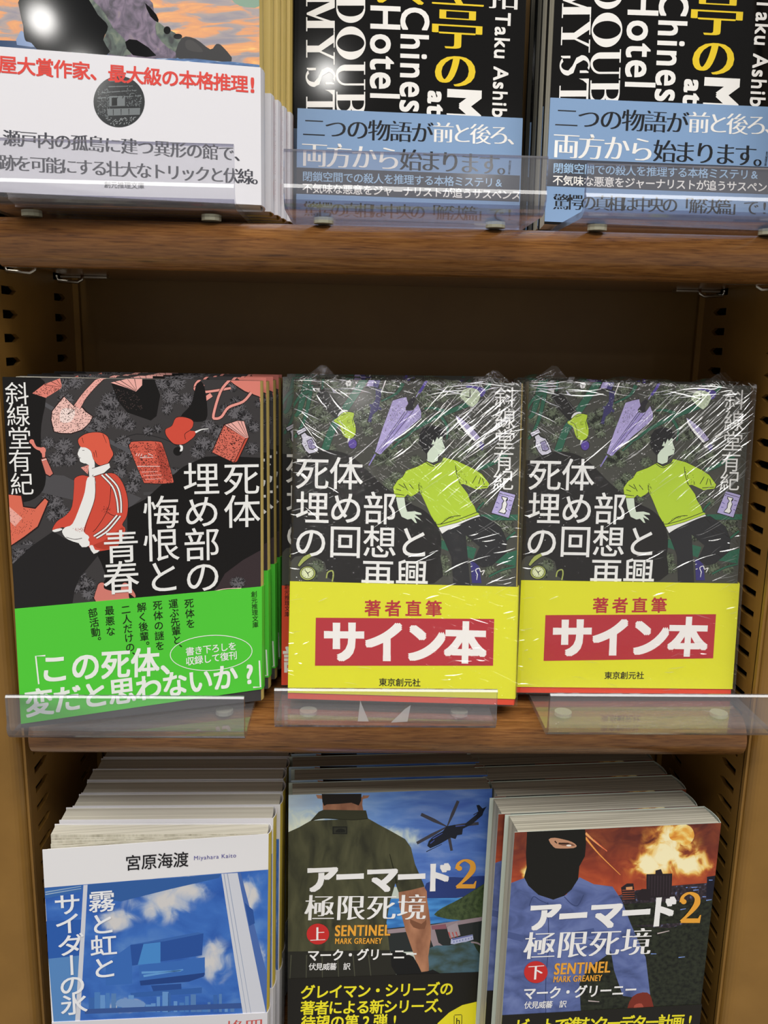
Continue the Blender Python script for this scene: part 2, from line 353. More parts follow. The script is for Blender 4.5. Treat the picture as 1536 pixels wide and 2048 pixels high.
class Cover:
    def __init__(s, quad, w, h):
        s.H = homography(quad, [(0, 0), (w, 0), (w, h), (0, h)]); s.w, s.h = w, h
        s.parts = {}; s.view(1, 0, 0); s.sel('cover_illustration', .0005)
    def view(s, k, ox, oy): s.k, s.ox, s.oy = k, ox, oy
    def sel(s, name, off, band=False):
        s.cur = s.parts.setdefault(name, dict(v=[], f=[], m=[], uv=[], mats=[], off=off, band=band, n=0))
    def m(s, x, y):
        q = s.H @ np.array([s.ox+s.k*x, s.oy+s.k*y, 1.]); return np.array([q[0]/q[2], q[1]/q[2]])
    def add(s, mat, P, F, uv, adv=True):
        c = s.cur
        if mat not in c['mats']: c['mats'].append(mat)
        mi = c['mats'].index(mat); b = len(c['v']); y = -(c['off']+c['n']*STEP)
        if adv: c['n'] += 1
        for (u, v) in P: c['v'].append((min(max(u, .0), s.w), y, min(max(v, .0), s.h)))
        c['uv'] += uv
        for f in F: c['f'].append(tuple(b+i for i in f)); c['m'].append(mi)
    def poly(s, mat, pts, smooth=0, adv=True, hole=None):
        if smooth: pts = curve(pts, True, smooth)
        loops = [pts]+([hole] if hole else [])
        F = tessellate_polygon([[Vector((p[0], p[1], 0)) for p in L] for L in loops])
        al = [p for L in loops for p in L]
        s.add(mat, [s.m(*p) for p in al], F, [(p[0]/1000, 1-p[1]/1000) for p in al], adv)
    def rib(s, mat, pts, w, smooth=4, adv=True, closed=False):
        n0 = len(pts); ws = w if isinstance(w, (list, tuple)) else [w]*n0
        if smooth and n0 > 2:
            pts3 = [(p[0], p[1]) for p in pts]; Q = curve(pts3, closed, smooth)
            if closed: Q.append(Q[0])
            ws = [float(np.interp(i/smooth, range(n0), ws)) for i in range(len(Q))]
        else: Q = [np.array(p, float) for p in pts]
        P = []; n = len(Q)
        for i in range(n):
            d = Q[min(i+1, n-1)]-Q[max(i-1, 0)]; d = d/(np.linalg.norm(d)+1e-9); nn = np.array([-d[1], d[0]])
            P += [Q[i]+nn*ws[i]/2, Q[i]-nn*ws[i]/2]
        F = [(2*i, 2*i+1, 2*i+3, 2*i+2) for i in range(n-1)]
        s.add(mat, [s.m(*p) for p in P], F, [(p[0]/1000, 1-p[1]/1000) for p in P], adv)
    def ell(s, mat, cx, cy, rx, ry, rot=0, ring=None, n=36, adv=True):
        c, q = math.cos(rot), math.sin(rot)
        L = lambda rx, ry: [(cx+c*rx*math.cos(t)-q*ry*math.sin(t), cy+q*rx*math.cos(t)+c*ry*math.sin(t)) for t in [i*2*math.pi/n for i in range(n)]]
        if ring:
            a, b = L(rx, ry), L(rx-ring, ry-ring); P = a+b
            F = [(i, (i+1) % n, n+(i+1) % n, n+i) for i in range(n)]
            s.add(mat, [s.m(*p) for p in P], F, [(p[0]/1000, 1-p[1]/1000) for p in P], adv)
        else: s.poly(mat, L(rx, ry), adv=adv)
    def lines(s, mat, segs, w, adv=True):
        P = []; F = []
        for (x0, y0, x1, y1) in segs:
            d = np.array([x1-x0, y1-y0], float); d /= (np.linalg.norm(d)+1e-9); nn = np.array([-d[1], d[0]])*w/2; b = len(P)
            P += [np.array([x0, y0])+nn, np.array([x0, y0])-nn, np.array([x1, y1])-nn*.6, np.array([x1, y1])+nn*.6]; F.append((b, b+1, b+2, b+3))
        s.add(mat, [s.m(*p) for p in P], F, [(p[0]/1000, 1-p[1]/1000) for p in P], adv)
    def stip(s, mat, pts, n, sz=3, seed=1):
        R = random.Random(seed); xs = [p[0] for p in pts]; ys = [p[1] for p in pts]; segs = []
        def ins(x, y):
            r = False; j = len(pts)-1
            for i in range(len(pts)):
                if (pts[i][1] > y) != (pts[j][1] > y) and x < (pts[j][0]-pts[i][0])*(y-pts[i][1])/(pts[j][1]-pts[i][1])+pts[i][0]: r = not r
                j = i
            return r
        k = 0
        while len(segs) < n and k < n*20:
            k += 1; x = R.uniform(min(xs), max(xs)); y = R.uniform(min(ys), max(ys))
            if ins(x, y): a = R.uniform(0, 3.1); segs.append((x, y, x+sz*1.6*math.cos(a), y+sz*1.6*math.sin(a)))
        s.lines(mat, segs, sz)
    def tufts(s, ma, mb, L, seed=3):
        """spiky coral-like clumps: light blob with dark radiating strokes"""
        R = random.Random(seed); V = []; F = []; segs = []
        for (x, y, r) in L:
            b = len(V); n = int(14+r/3); V.append(np.array([x, y], float))
            for i in range(2*n):
                t = math.pi*i/n; rr = r*(R.uniform(.9, 1.12) if i % 2 else R.uniform(.66, .8)); V.append(np.array([x+rr*math.cos(t), y+rr*.9*math.sin(t)]))
            F += [(b, b+1+i, b+1+(i+1) % (2*n)) for i in range(2*n)]
            for q in range(int(r*1.9)):
                t = R.uniform(0, 6.283); d = r*math.sqrt(R.uniform(.02, .75)); l = R.uniform(7, 14); t2 = t+R.uniform(-.45, .45)
                x0, y0 = x+d*math.cos(t), y+d*.9*math.sin(t); segs.append((x0, y0, x0+l*math.cos(t2), y0+l*math.sin(t2)))
        s.add(ma, [s.m(*p) for p in V], F, [(p[0]/1000, 1-p[1]/1000) for p in V]); s.lines(mb, segs, 3.6)
    def chars(s, mat, txt, p0, p1, size, bx=0, by=None, vert=False, sx=1., sy=1., rot=0, lean=None, thin=0.):
        by = bx if by is None else by; N = len(txt); c0, c1 = s.m(*p0), s.m(*p1)
        mid = ((p0[0]+p1[0])/2, (p0[1]+p1[1])/2); k = np.linalg.norm(s.m(mid[0]+.5, mid[1])-s.m(mid[0]-.5, mid[1])); ky = np.linalg.norm(s.m(mid[0], mid[1]+.5)-s.m(mid[0], mid[1]-.5))
        if N > 1 and lean is None:
            d = (c1-c0)/np.linalg.norm(c1-c0); ex = d if not vert else np.array([-d[1], d[0]])
        else: a = lean or 0.; ex = np.array([math.cos(a), math.sin(a)])
        if rot: a = rot; ex = np.array([ex[0]*math.cos(a)-ex[1]*math.sin(a), ex[0]*math.sin(a)+ex[1]*math.cos(a)])
        ey = np.array([-ex[1], ex[0]])
        nb = s.cur['n']; used = 1
        for i, ch in enumerate(txt):
            if ch == ' ': continue
            c = c0+(c1-c0)*(i/max(1, N-1)); gv, gf = glyph(ch, -thin)
            if not len(gv): continue
            q = gv-np.array([.5, .38])
            if ord(ch) < 128:
                q = gv-np.array([(gv[:, 0].min()+gv[:, 0].max())/2, .36])
            if vert and ch in 'ー': q = np.stack([q[:, 1], -q[:, 0]], 1)
            if vert and ch in '、。': q = q+np.array([.6, .55])
            offs = [(0, 0)]
            if thin: offs = [(bx*j/3, by*(j % 2)) for j in range(-3, 4)]      # stressed roman-style strokes: thin horizontals, wide verticals
            elif bx > .022: offs = [(bx*a, by*b) for a in (-1, 0, 1) for b in (-1, 0, 1)]
            elif bx > 0: offs = [(bx*a, by*b) for a in (-1, 1) for b in (-1, 1)]
            s.cur['n'] = nb; used = max(used, len(offs))
            for (dx, dy) in offs:
                P = [c+ex*(x+dx)*size*sx*k+ey*(y+dy)*size*sy*ky for x, y in q]
                s.add(mat, P, gf, [(0, 0)]*len(P))
        s.cur['n'] = nb+used
    def fit(s, mat, txt, p0, p1, cap, bx=0, by=None):
        """a latin line stretched between two baseline points, cap height in trace units"""
        by = bx if by is None else by; gv, gf = glyph(txt); c0, c1 = s.m(*p0), s.m(*p1); L = np.linalg.norm(c1-c0); ex = (c1-c0)/L; ey = np.array([-ex[1], ex[0]])
        k = np.linalg.norm(s.m(p0[0]+.5, p0[1])-s.m(p0[0]-.5, p0[1]))
        x0, x1 = gv[:, 0].min(), gv[:, 0].max(); capg = glyph('E')[0][:, 1].max(); fx = L/(x1-x0); fy = cap*k/capg
        offs = [(a*bx, b*by) for a in (-1, 0, 1) for b in (-1, 0, 1)] if bx else [(0, 0)]
        for dx, dy in offs:
            s.add(mat, [c0+ex*((x-x0)*fx+dx*cap*k)+ey*(y*fy+dy*cap*k) for x, y in gv], gf, [(0, 0)]*len(gv))
    def serif(s, mat, letters, p0, adv, height, down=True):
        """bold modern-face roman capitals, drawn running down the cover (each letter turned a quarter)"""
        def T(pt, o): x, y = pt; return (p0[0]+y*height, p0[1]+(o+x)*adv) if down else (p0[0]+(o+x)*adv, p0[1]-y*height)
        o = 0.
        for L, wd in letters:
            polys, rings = SERIF[L]
            for P in polys: s.poly(mat, [T((x*wd, y), o) for x, y in P], adv=True)
            for (cx, cy, rx, ry, ix, iy, a0, a1) in rings:
                n = 20; A = [(cx+rx*math.cos(t), cy+ry*math.sin(t)) for t in [a0+(a1-a0)*i/n for i in range(n+1)]]
                B = [(cx+ix*math.cos(t), cy+iy*math.sin(t)) for t in [a1+(a0-a1)*i/n for i in range(n+1)]]
                s.poly(mat, [T((x*wd, y), o) for x, y in A+B])
            o += wd
    def build(s, jacket, band):
        out = []
        for name, c in s.parts.items():
            if c['v']: out.append(link_mesh(name, c['v'], c['f'], c['mats'], band if c['band'] else jacket, c['m'], c['uv']))
        return out
PI = math.pi
def rc(x0, y0, x1, y1): return [(x0, y0), (x1, y0), (x1, y1), (x0, y1)]
SERIF = {
 'D': ([rc(.04, 0, .5, .04), rc(.04, .96, .5, 1), rc(.14, .02, .34, .98)], [(.45, .5, .48, .5, .26, .44, -PI/2, PI/2)]),
 'O': ([], [(.5, .5, .46, .52, .24, .47, 0, PI), (.5, .5, .46, .52, .24, .47, PI, 2*PI)]),
 'U': ([rc(.02, .96, .46, 1), rc(.62, .96, .98, 1), rc(.12, .3, .33, .98), rc(.76, .3, .83, .98)], [(.475, .32, .355, .34, .15, .26, PI, 1.5*PI), (.475, .32, .355, .34, .285, .26, 1.5*PI, 2*PI)]),
 'B': ([rc(.04, 0, .5, .04), rc(.04, .96, .5, 1), rc(.14, .02, .34, .98), rc(.3, .49, .5, .54)], [(.45, .27, .46, .27, .24, .22, -PI/2, PI/2), (.45, .75, .42, .25, .2, .2, -PI/2, PI/2)]),
 'L': ([rc(.04, 0, .95, .04), rc(.04, .96, .5, 1), rc(.14, .02, .34, .98), [(.95, 0), (.95, .36), (.88, .2), (.7, .04)]], []),
 'M': ([rc(.02, 0, .3, .04), rc(.02, .96, .3, 1), rc(.7, .96, .99, 1), rc(.6, 0, .99, .04), rc(.12, .02, .18, .98), rc(.70, .02, .9, .98), [(.12, 1), (.34, 1), (.56, .32), (.48, .02)], [(.48, .02), (.53, .02), (.8, .98), (.73, .98)]], []),
 'Y': ([rc(.25, 0, .78, .04), rc(.0, .96, .48, 1), rc(.62, .96, 1.0, 1), rc(.42, .02, .62, .48), [(.08, .98), (.32, .98), (.62, .46), (.42, .44)], [(.75, .98), (.84, .98), (.62, .46), (.55, .44)]], []),
 'S': ([[(.12, .02), (.17, .02), (.22, .1), (.22, .34), (.12, .34)], [(.8, .98), (.75, .98), (.7, .9), (.7, .68), (.8, .68)], [(.3, .78), (.45, .56), (.8, .46), (.9, .28), (.68, .3), (.52, .42), (.2, .55), (.1, .72)]],
       [(.5, .74, .4, .28, .21, .225, .35*PI, 1.05*PI), (.5, .27, .4, .29, .2, .235, 1.25*PI, 2.05*PI)]),
 'T': ([rc(.25, 0, .78, .04), rc(.41, .02, .61, .98), rc(.02, .93, .98, 1), [(.02, 1), (.02, .66), (.08, .8), (.2, .95)], [(.98, 1), (.98, .66), (.92, .8), (.8, .95)]], []),
}
NOHIT = dict(bx=.0)

# ---- colours
Wt = '#f2f1ef'
K = '#232122'

def art_red_cover(c):
    """dark cover, woman in a red track jacket among buried things"""
    c.view(.36458, 0, 700); c.sel('cover_illustration', .0005)
    bg = ink('#403d3e'); blk = ink('#191717'); tu = ink('#69666a'); td = ink('#2b292b'); sal = ink('#e8887a'); pk = ink('#f4b3aa'); red = ink('#d6503f'); ln = ink('#2a1a1a'); wh = ink(Wt)
    c.poly(bg, [(-40, 130), (1500, 130), (1500, 2100), (0, 2100)])
    c.tufts(tu, td, [(330, 200, 45), (400, 175, 55), (350, 280, 45), (640, 250, 40), (600, 290, 60), (570, 350, 60), (650, 390, 60), (540, 410, 55), (700, 420, 40), (470, 420, 45), (880, 190, 45), (960, 180, 60), (930, 260, 55), (1020, 280, 45), (910, 330, 35), (340, 540, 55), (300, 610, 50), (370, 610, 45), (250, 520, 40), (670, 520, 50), (720, 570, 45), (660, 610, 50), (650, 680, 40), (740, 700, 45), (720, 760, 45), (805, 455, 30), (860, 440, 25), (1140, 430, 45), (1200, 460, 45), (1110, 520, 50), (1180, 540, 45), (1080, 570, 45), (1290, 340, 60), (1340, 380, 45), (1290, 290, 30), (1390, 430, 35), (1380, 550, 40), (290, 850, 50), (330, 900, 45), (280, 920, 40), (250, 830, 35), (100, 1120, 45), (60, 1180, 40), (140, 1090, 40), (430, 1250, 35), (470, 1300, 45), (410, 1320, 35), (480, 1350, 45), (1300, 1300, 42), (90, 1370, 60), (150, 1410, 45), (60, 1420, 45), (960, 680, 30), (940, 760, 25), (1270, 210, 30), (1230, 330, 30), (1420, 300, 25), (860, 900, 20)])
    gy = ink('#58575b'); c.rib(gy, [(225, 300), (440, 425), (640, 535), (880, 640), (1040, 740)], 22)
    c.poly(ink('#525053'), [(205, 690), (340, 700), (460, 760), (460, 850), (200, 790)]); c.poly(ink('#525053'), [(690, 790), (770, 825), (700, 880), (670, 880)])
    c.poly(ink('#4a484b'), [(45, 1085), (200, 1080), (150, 1100), (48, 1105)])
    c.rib(ink('#4a484a'), [(1060, 620), (1000, 680), (900, 780), (780, 800)], 16); c.rib(ink('#2c2a2c'), [(620, 520), (740, 470), (900, 500), (1000, 560)], 5)
    c.poly(blk, [(-20, 150), (205, 150), (240, 270), (215, 420), (215, 560), (240, 680), (225, 780), (150, 840), (60, 830), (0, 700)], 3)
    c.poly(blk, [(690, 880), (790, 830), (900, 730), (1000, 650), (1120, 595), (1220, 590), (1450, 600), (1450, 1150), (1300, 1200), (1180, 1320), (1150, 1360), (700, 1400), (610, 1400), (540, 1330), (575, 1260), (545, 1180), (520, 1130), (690, 1050)])
    c.poly(ink('#3c3134'), [(1190, 1310), (1230, 1240), (1330, 1165), (1450, 1110), (1450, 1400), (1150, 1400)]); c.tufts(tu, td, [(1300, 1295, 44)])
    c.poly(ink('#242223'), [(280, 1008), (350, 1050), (480, 1090), (530, 1140), (430, 1260), (400, 1330), (380, 1450), (60, 1480), (55, 1190), (160, 1090)])
    # spade
    c.poly(ln, [(338, 258), (400, 316), (445, 320), (466, 345), (504, 372), (483, 413), (443, 450), (382, 470), (318, 469), (281, 458), (266, 392), (271, 343), (307, 297)])
    bl = [(341, 265), (398, 320), (440, 325), (460, 348), (498, 374), (478, 410), (440, 445), (380, 465), (320, 464), (286, 454), (271, 390), (276, 345), (311, 300)]
    c.poly(ink('#f5c4bb'), bl); c.poly(ink('#fbe2dc'), [(330, 330), (400, 340), (380, 400), (320, 400)], 3); c.stip(ln, bl, 330, 3.2, 5)
    c.rib(ln, [(412, 322), (450, 262), (500, 205), (565, 140)], [44, 36, 34, 36], 3); c.rib(ink('#f3aea4'), [(412, 322), (450, 262), (500, 205), (565, 140)], [38, 30, 28, 30], 3)
    c.stip(ln, [(420, 300), (450, 240), (540, 160), (570, 160), (470, 265), (440, 310)], 60, 2.6, 9); c.lines(ln, [(360, 362, 410, 305), (362, 362, 418, 320)], 3)
    # books, cords, box, flask
    c.poly(blk, [(600, 185), (735, 235), (775, 165), (840, 160), (872, 255), (852, 370), (820, 395), (690, 350), (640, 290)]); c.stip(ink('#6b5552'), [(620, 220), (740, 240), (780, 330), (700, 340), (650, 290)], 90, 2.2, 4)
    c.poly(pk, [(598, 186), (690, 160), (772, 158), (772, 200), (738, 235), (690, 215)]); c.lines(ln, [(620, 180, 735, 232), (650, 172, 738, 230), (690, 160, 740, 228), (730, 160, 742, 225)], 3.5)
    b2 = [(165, 245), (230, 195), (318, 162), (328, 205), (322, 218), (240, 270)]; c.poly(sal, b2); c.lines(ln, [(230, 198, 250, 190), (235, 198, 322, 210), (270, 180, 325, 208), (300, 170, 325, 205)], 3); c.stip(ln, b2[:2]+[(322, 218), (240, 270)], 80, 3.2)
    c.poly(sal, [(1240, 160), (1500, 160), (1500, 300), (1420, 262), (1340, 232), (1290, 200)]); c.rib(ln, [(1236, 160), (1290, 203), (1340, 236), (1430, 268)], 4)
    for pts, w in (([(1095, 165), (1068, 195), (1066, 225), (1110, 237), (1190, 228), (1262, 215)], 13), ([(1258, 168), (1205, 235), (1166, 365), (1180, 384), (1212, 372), (1250, 322), (1330, 290), (1375, 240)], 14), ([(1112, 282), (1155, 252)], 24), ([(1062, 222), (1112, 195)], 20)):
        c.rib(ln, pts, w+6); c.rib(ink('#f2a095'), pts, w)
    c.poly(blk, [(985, 375), (1040, 310), (1060, 240), (1075, 190), (1110, 190), (1130, 300), (1125, 390), (1050, 400)], 3)
    fg = [(940, 420), (960, 380), (1010, 378), (1052, 397), (1050, 430), (1035, 450), (1065, 455), (1062, 480), (1030, 508), (1000, 525), (955, 525), (930, 508), (905, 475), (902, 445), (925, 432)]
    c.poly(ln, [(x+(x-985)*.04, y+(y-455)*.04) for x, y in fg], 3); c.poly(red, fg, 3); c.ell(blk, 968, 565, 24, 24); c.poly(wh, [(978, 530), (996, 535), (996, 560), (980, 566), (985, 548)], 2); c.rib(wh, [(1066, 460), (1100, 445), (1138, 440)], [12, 6, 3])
    c.rib(ln, [(1012, 500), (1008, 470), (1035, 450)], 3)
    bk = [(1225, 422), (1342, 492), (1278, 626), (1160, 570)]; c.poly(ln, [(1222, 416), (1300, 392), (1338, 396), (1364, 490), (1300, 622), (1278, 630), (1154, 572)]); c.poly(ink('#dc6f5e'), bk); c.stip(ln, bk, 260, 3.6, 6)
    c.poly(ink('#c9523f'), [(1345, 495), (1358, 490), (1296, 620), (1282, 626)]); c.poly(pk, [(1230, 419), (1300, 396), (1335, 399), (1360, 488), (1342, 492)]); c.lines(ln, [(1245, 416, 1340, 488), (1265, 408, 1345, 486), (1300, 398, 1350, 486), (1318, 398, 1355, 486)], 3)
    bx = [(725, 512), (860, 512), (890, 545), (940, 710), (930, 740), (800, 740), (775, 720), (705, 552), (708, 524)]; c.poly(ln, [(x+(x-820)*.03, y+(y-625)*.03) for x, y in bx], 3); c.poly(ink('#d9614f'), bx, 3)
    c.poly(ink('#b64a3c'), [(862, 516), (890, 545), (938, 710), (925, 736), (880, 700), (845, 560)]); c.stip(ln, bx, 420, 3.6, 8); c.lines(wh, [(738, 590, 745, 575), (750, 592, 758, 576), (765, 592, 772, 578), (782, 592, 800, 590), (806, 578, 832, 590), (745, 648, 870, 648), (760, 600, 835, 598)], 3.5)
    c.lines(pk, [(770, 680, 860, 676), (780, 700, 880, 695), (790, 720, 880, 716)], 4)
    c.rib(sal, [(165, 515), (185, 545), (222, 560), (228, 600)], [20, 14, 22, 14]); c.ell(sal, 162, 512, 13, 13); c.ell(sal, 224, 560, 16, 18)
    c.poly(ln, [(208, 604), (243, 596), (284, 690), (262, 708), (236, 694)]); c.poly(ink('#d8796b'), [(214, 610), (240, 602), (279, 688), (262, 702), (240, 690)]); c.lines(wh, [(218, 616, 244, 608)], 5)
    c.poly(ln, [(25, 800), (108, 806), (120, 868), (180, 876), (235, 818), (260, 840), (200, 985), (122, 1045), (30, 1092)]); c.poly(ink('#e27059'), [(25, 806), (103, 812), (114, 874), (182, 884), (235, 827), (252, 842), (194, 980), (118, 1038), (30, 1085)])
    c.stip(ln, [(110, 880), (180, 890), (160, 990), (60, 1050), (40, 1000)], 90, 2.6, 3); c.poly(ink('#f1ada0'), [(30, 872), (110, 935), (70, 982), (25, 955)]); c.stip(ln, [(30, 872), (110, 935), (70, 982), (25, 955)], 20, 2.4)
    hd = [(515, 1400), (520, 1320), (535, 1290), (560, 1290), (560, 1320), (600, 1335), (650, 1345), (660, 1300), (690, 1290), (735, 1350), (735, 1375), (700, 1350), (690, 1400)]; c.poly(ln, hd, 3); c.poly(ink('#d98075'), [(x+(620-x)*.03, y+(1350-y)*.06) for x, y in hd], 3)
    # seated woman
    jk = [(400, 715), (440, 698), (475, 705), (500, 705), (560, 690), (620, 690), (664, 740), (692, 830), (688, 920), (662, 970), (680, 1000), (640, 1085), (570, 1112), (490, 1110), (450, 1030), (400, 1000), (330, 985), (276, 1004), (300, 955), (350, 920), (385, 870), (396, 760)]
    c.poly(ln, [(x+(x-500)*.012, y+(y-880)*.012) for x, y in jk], 3); c.poly(red, jk, 3)
    c.poly(ink('#b8402f'), [(640, 1000), (672, 990), (640, 1082), (565, 1108), (500, 1085), (560, 1060)], 2)
    c.poly(wh, [(470, 712), (512, 712), (512, 800), (500, 860), (462, 960), (450, 1010), (480, 1040), (445, 1075), (362, 1052), (330, 1012), (348, 985), (388, 965), (432, 860), (455, 790)], 3)
    c.poly(wh, [(420, 1058), (470, 1050), (482, 1085), (440, 1095)], 2); c.poly(wh, [(276, 1002), (320, 990), (330, 1000), (290, 1012)], 2); c.poly(wh, [(480, 1090), (500, 1085), (512, 1110), (538, 1112), (505, 1132)], 2)
    c.rib(ln, [(512, 712), (514, 800), (500, 865), (465, 960), (452, 1012)], 3); c.rib(ln, [(352, 1040), (400, 1052), (440, 1045)], 3); c.rib(ln, [(600, 760), (590, 860), (560, 930), (520, 990), (500, 1010)], 3); c.rib(ln, [(640, 930), (600, 915), (580, 900)], 3)
    for pts in ([(548, 695), (608, 760), (632, 830), (640, 905)], [(570, 690), (632, 755), (654, 830), (656, 905)], [(634, 918), (570, 990), (505, 1035)], [(652, 922), (585, 1002), (520, 1045)]): c.rib(ln, pts, 15); c.rib(wh, pts, 9)
    c.stip(ln, [(560, 860), (600, 880), (580, 910), (550, 900)], 30, 2.4); c.stip(ink('#c9655a'), [(390, 990), (450, 985), (455, 1010), (400, 1008)], 40, 2.4)
    c.poly(wh, [(432, 538), (470, 535), (492, 565), (510, 630), (505, 690), (480, 705), (474, 640), (448, 632), (428, 622), (424, 606), (414, 578)], 2)
    c.rib(ln, [(474, 640), (478, 700)], 3); c.rib(ln, [(432, 538), (414, 578), (424, 600), (428, 622), (448, 632)], 2.5); c.lines(ln, [(424, 602, 434, 602), (442, 560, 454, 560)], 3)
    hr = [(418, 505), (440, 480), (480, 464), (540, 462), (582, 486), (596, 540), (612, 578), (600, 605), (572, 640), (530, 640), (502, 605), (490, 565), (462, 545), (432, 540)]
    c.poly(ln, [(x+(x-520)*.03, y+(y-550)*.03) for x, y in hr], 3); c.poly(ink('#e2604a'), hr, 3); c.lines(ln, [(555, 470, 575, 520), (505, 570, 510, 600), (515, 560, 522, 600), (440, 490, 448, 520)], 3)
    c.poly(wh, [(495, 660), (590, 630), (597, 655), (562, 686), (500, 706), (505, 685)]); c.rib(ln, [(495, 660), (590, 630), (597, 655), (562, 686), (500, 706)], 3, 0); c.poly(ink('#eb9b90'), [(433, 655), (478, 640), (472, 692)]); c.stip(ln, [(433, 655), (478, 640), (472, 692)], 15, 2.4)
    c.rib(ink('#f3c6bf'), [(1150, 1345), (1220, 1326), (1320, 1320)], 4)
    c.sel('title_lettering', .0028); t = ink(Wt)
    for ch, x, y in (('死', 1322, 716), ('体', 1325, 895), ('埋', 1100, 716), ('め', 1102, 897), ('部', 1102, 1078), ('の', 1107, 1255), ('悔', 878, 902), ('恨', 880, 1080), ('と', 888, 1257), ('青', 656, 1090), ('春', 657, 1262)): c.chars(t, ch, (x, y), (x, y), 210, .003, sy=.93)
    c.sel('author_lettering', .0028)
    for ch, x, y in (('斜', 80, 245), ('線', 88, 365), ('堂', 95, 492), ('有', 98, 617), ('紀', 108, 745)): c.chars(t, ch, (x, y), (x, y), 136, 0, sy=.98)
    # green band
    c.view(.390625, 0, 1150); c.sel('band_lettering', .0048, True); k = ink('#1a2415'); w = ink('#f3f6ef')
    for tx, a, b in (('死体を', (962, 158), (970, 262)), ('運ぶ先輩と、', (881, 160), (905, 392)), ('死体の謎を', (800, 168), (812, 376)), ('解く後輩。', (718, 178), (736, 378)), ('二人だけの、', (636, 190), (664, 432)), ('最悪な', (552, 195), (558, 302)), ('部活動。', (466, 207), (488, 355))): c.chars(k, tx, a, b, 50, .008, vert=True)
    c.chars(k, '創元推理文庫', (1297, 110), (1304, 268), 32, .004, vert=True)
    c.chars(w, 'この死体、', (270, 492), (885, 452), 158, .022, sx=.98); c.chars(w, '変だと思わないか?', (190, 668), (1275, 520), 142, .022)
    c.rib(w, [(222, 428), (172, 431), (188, 575)], 8, 0); c.rib(w, [(1324, 452), (1330, 588), (1292, 590)], 8, 0); c.ell(w, 1076, 413, 213, 92, -.06, ring=4, n=48)
    c.chars(w, '書き下ろしを', (967, 405), (1185, 378), 46, .012); c.chars(w, '収録して復刊', (967, 455), (1188, 426), 46, .012)

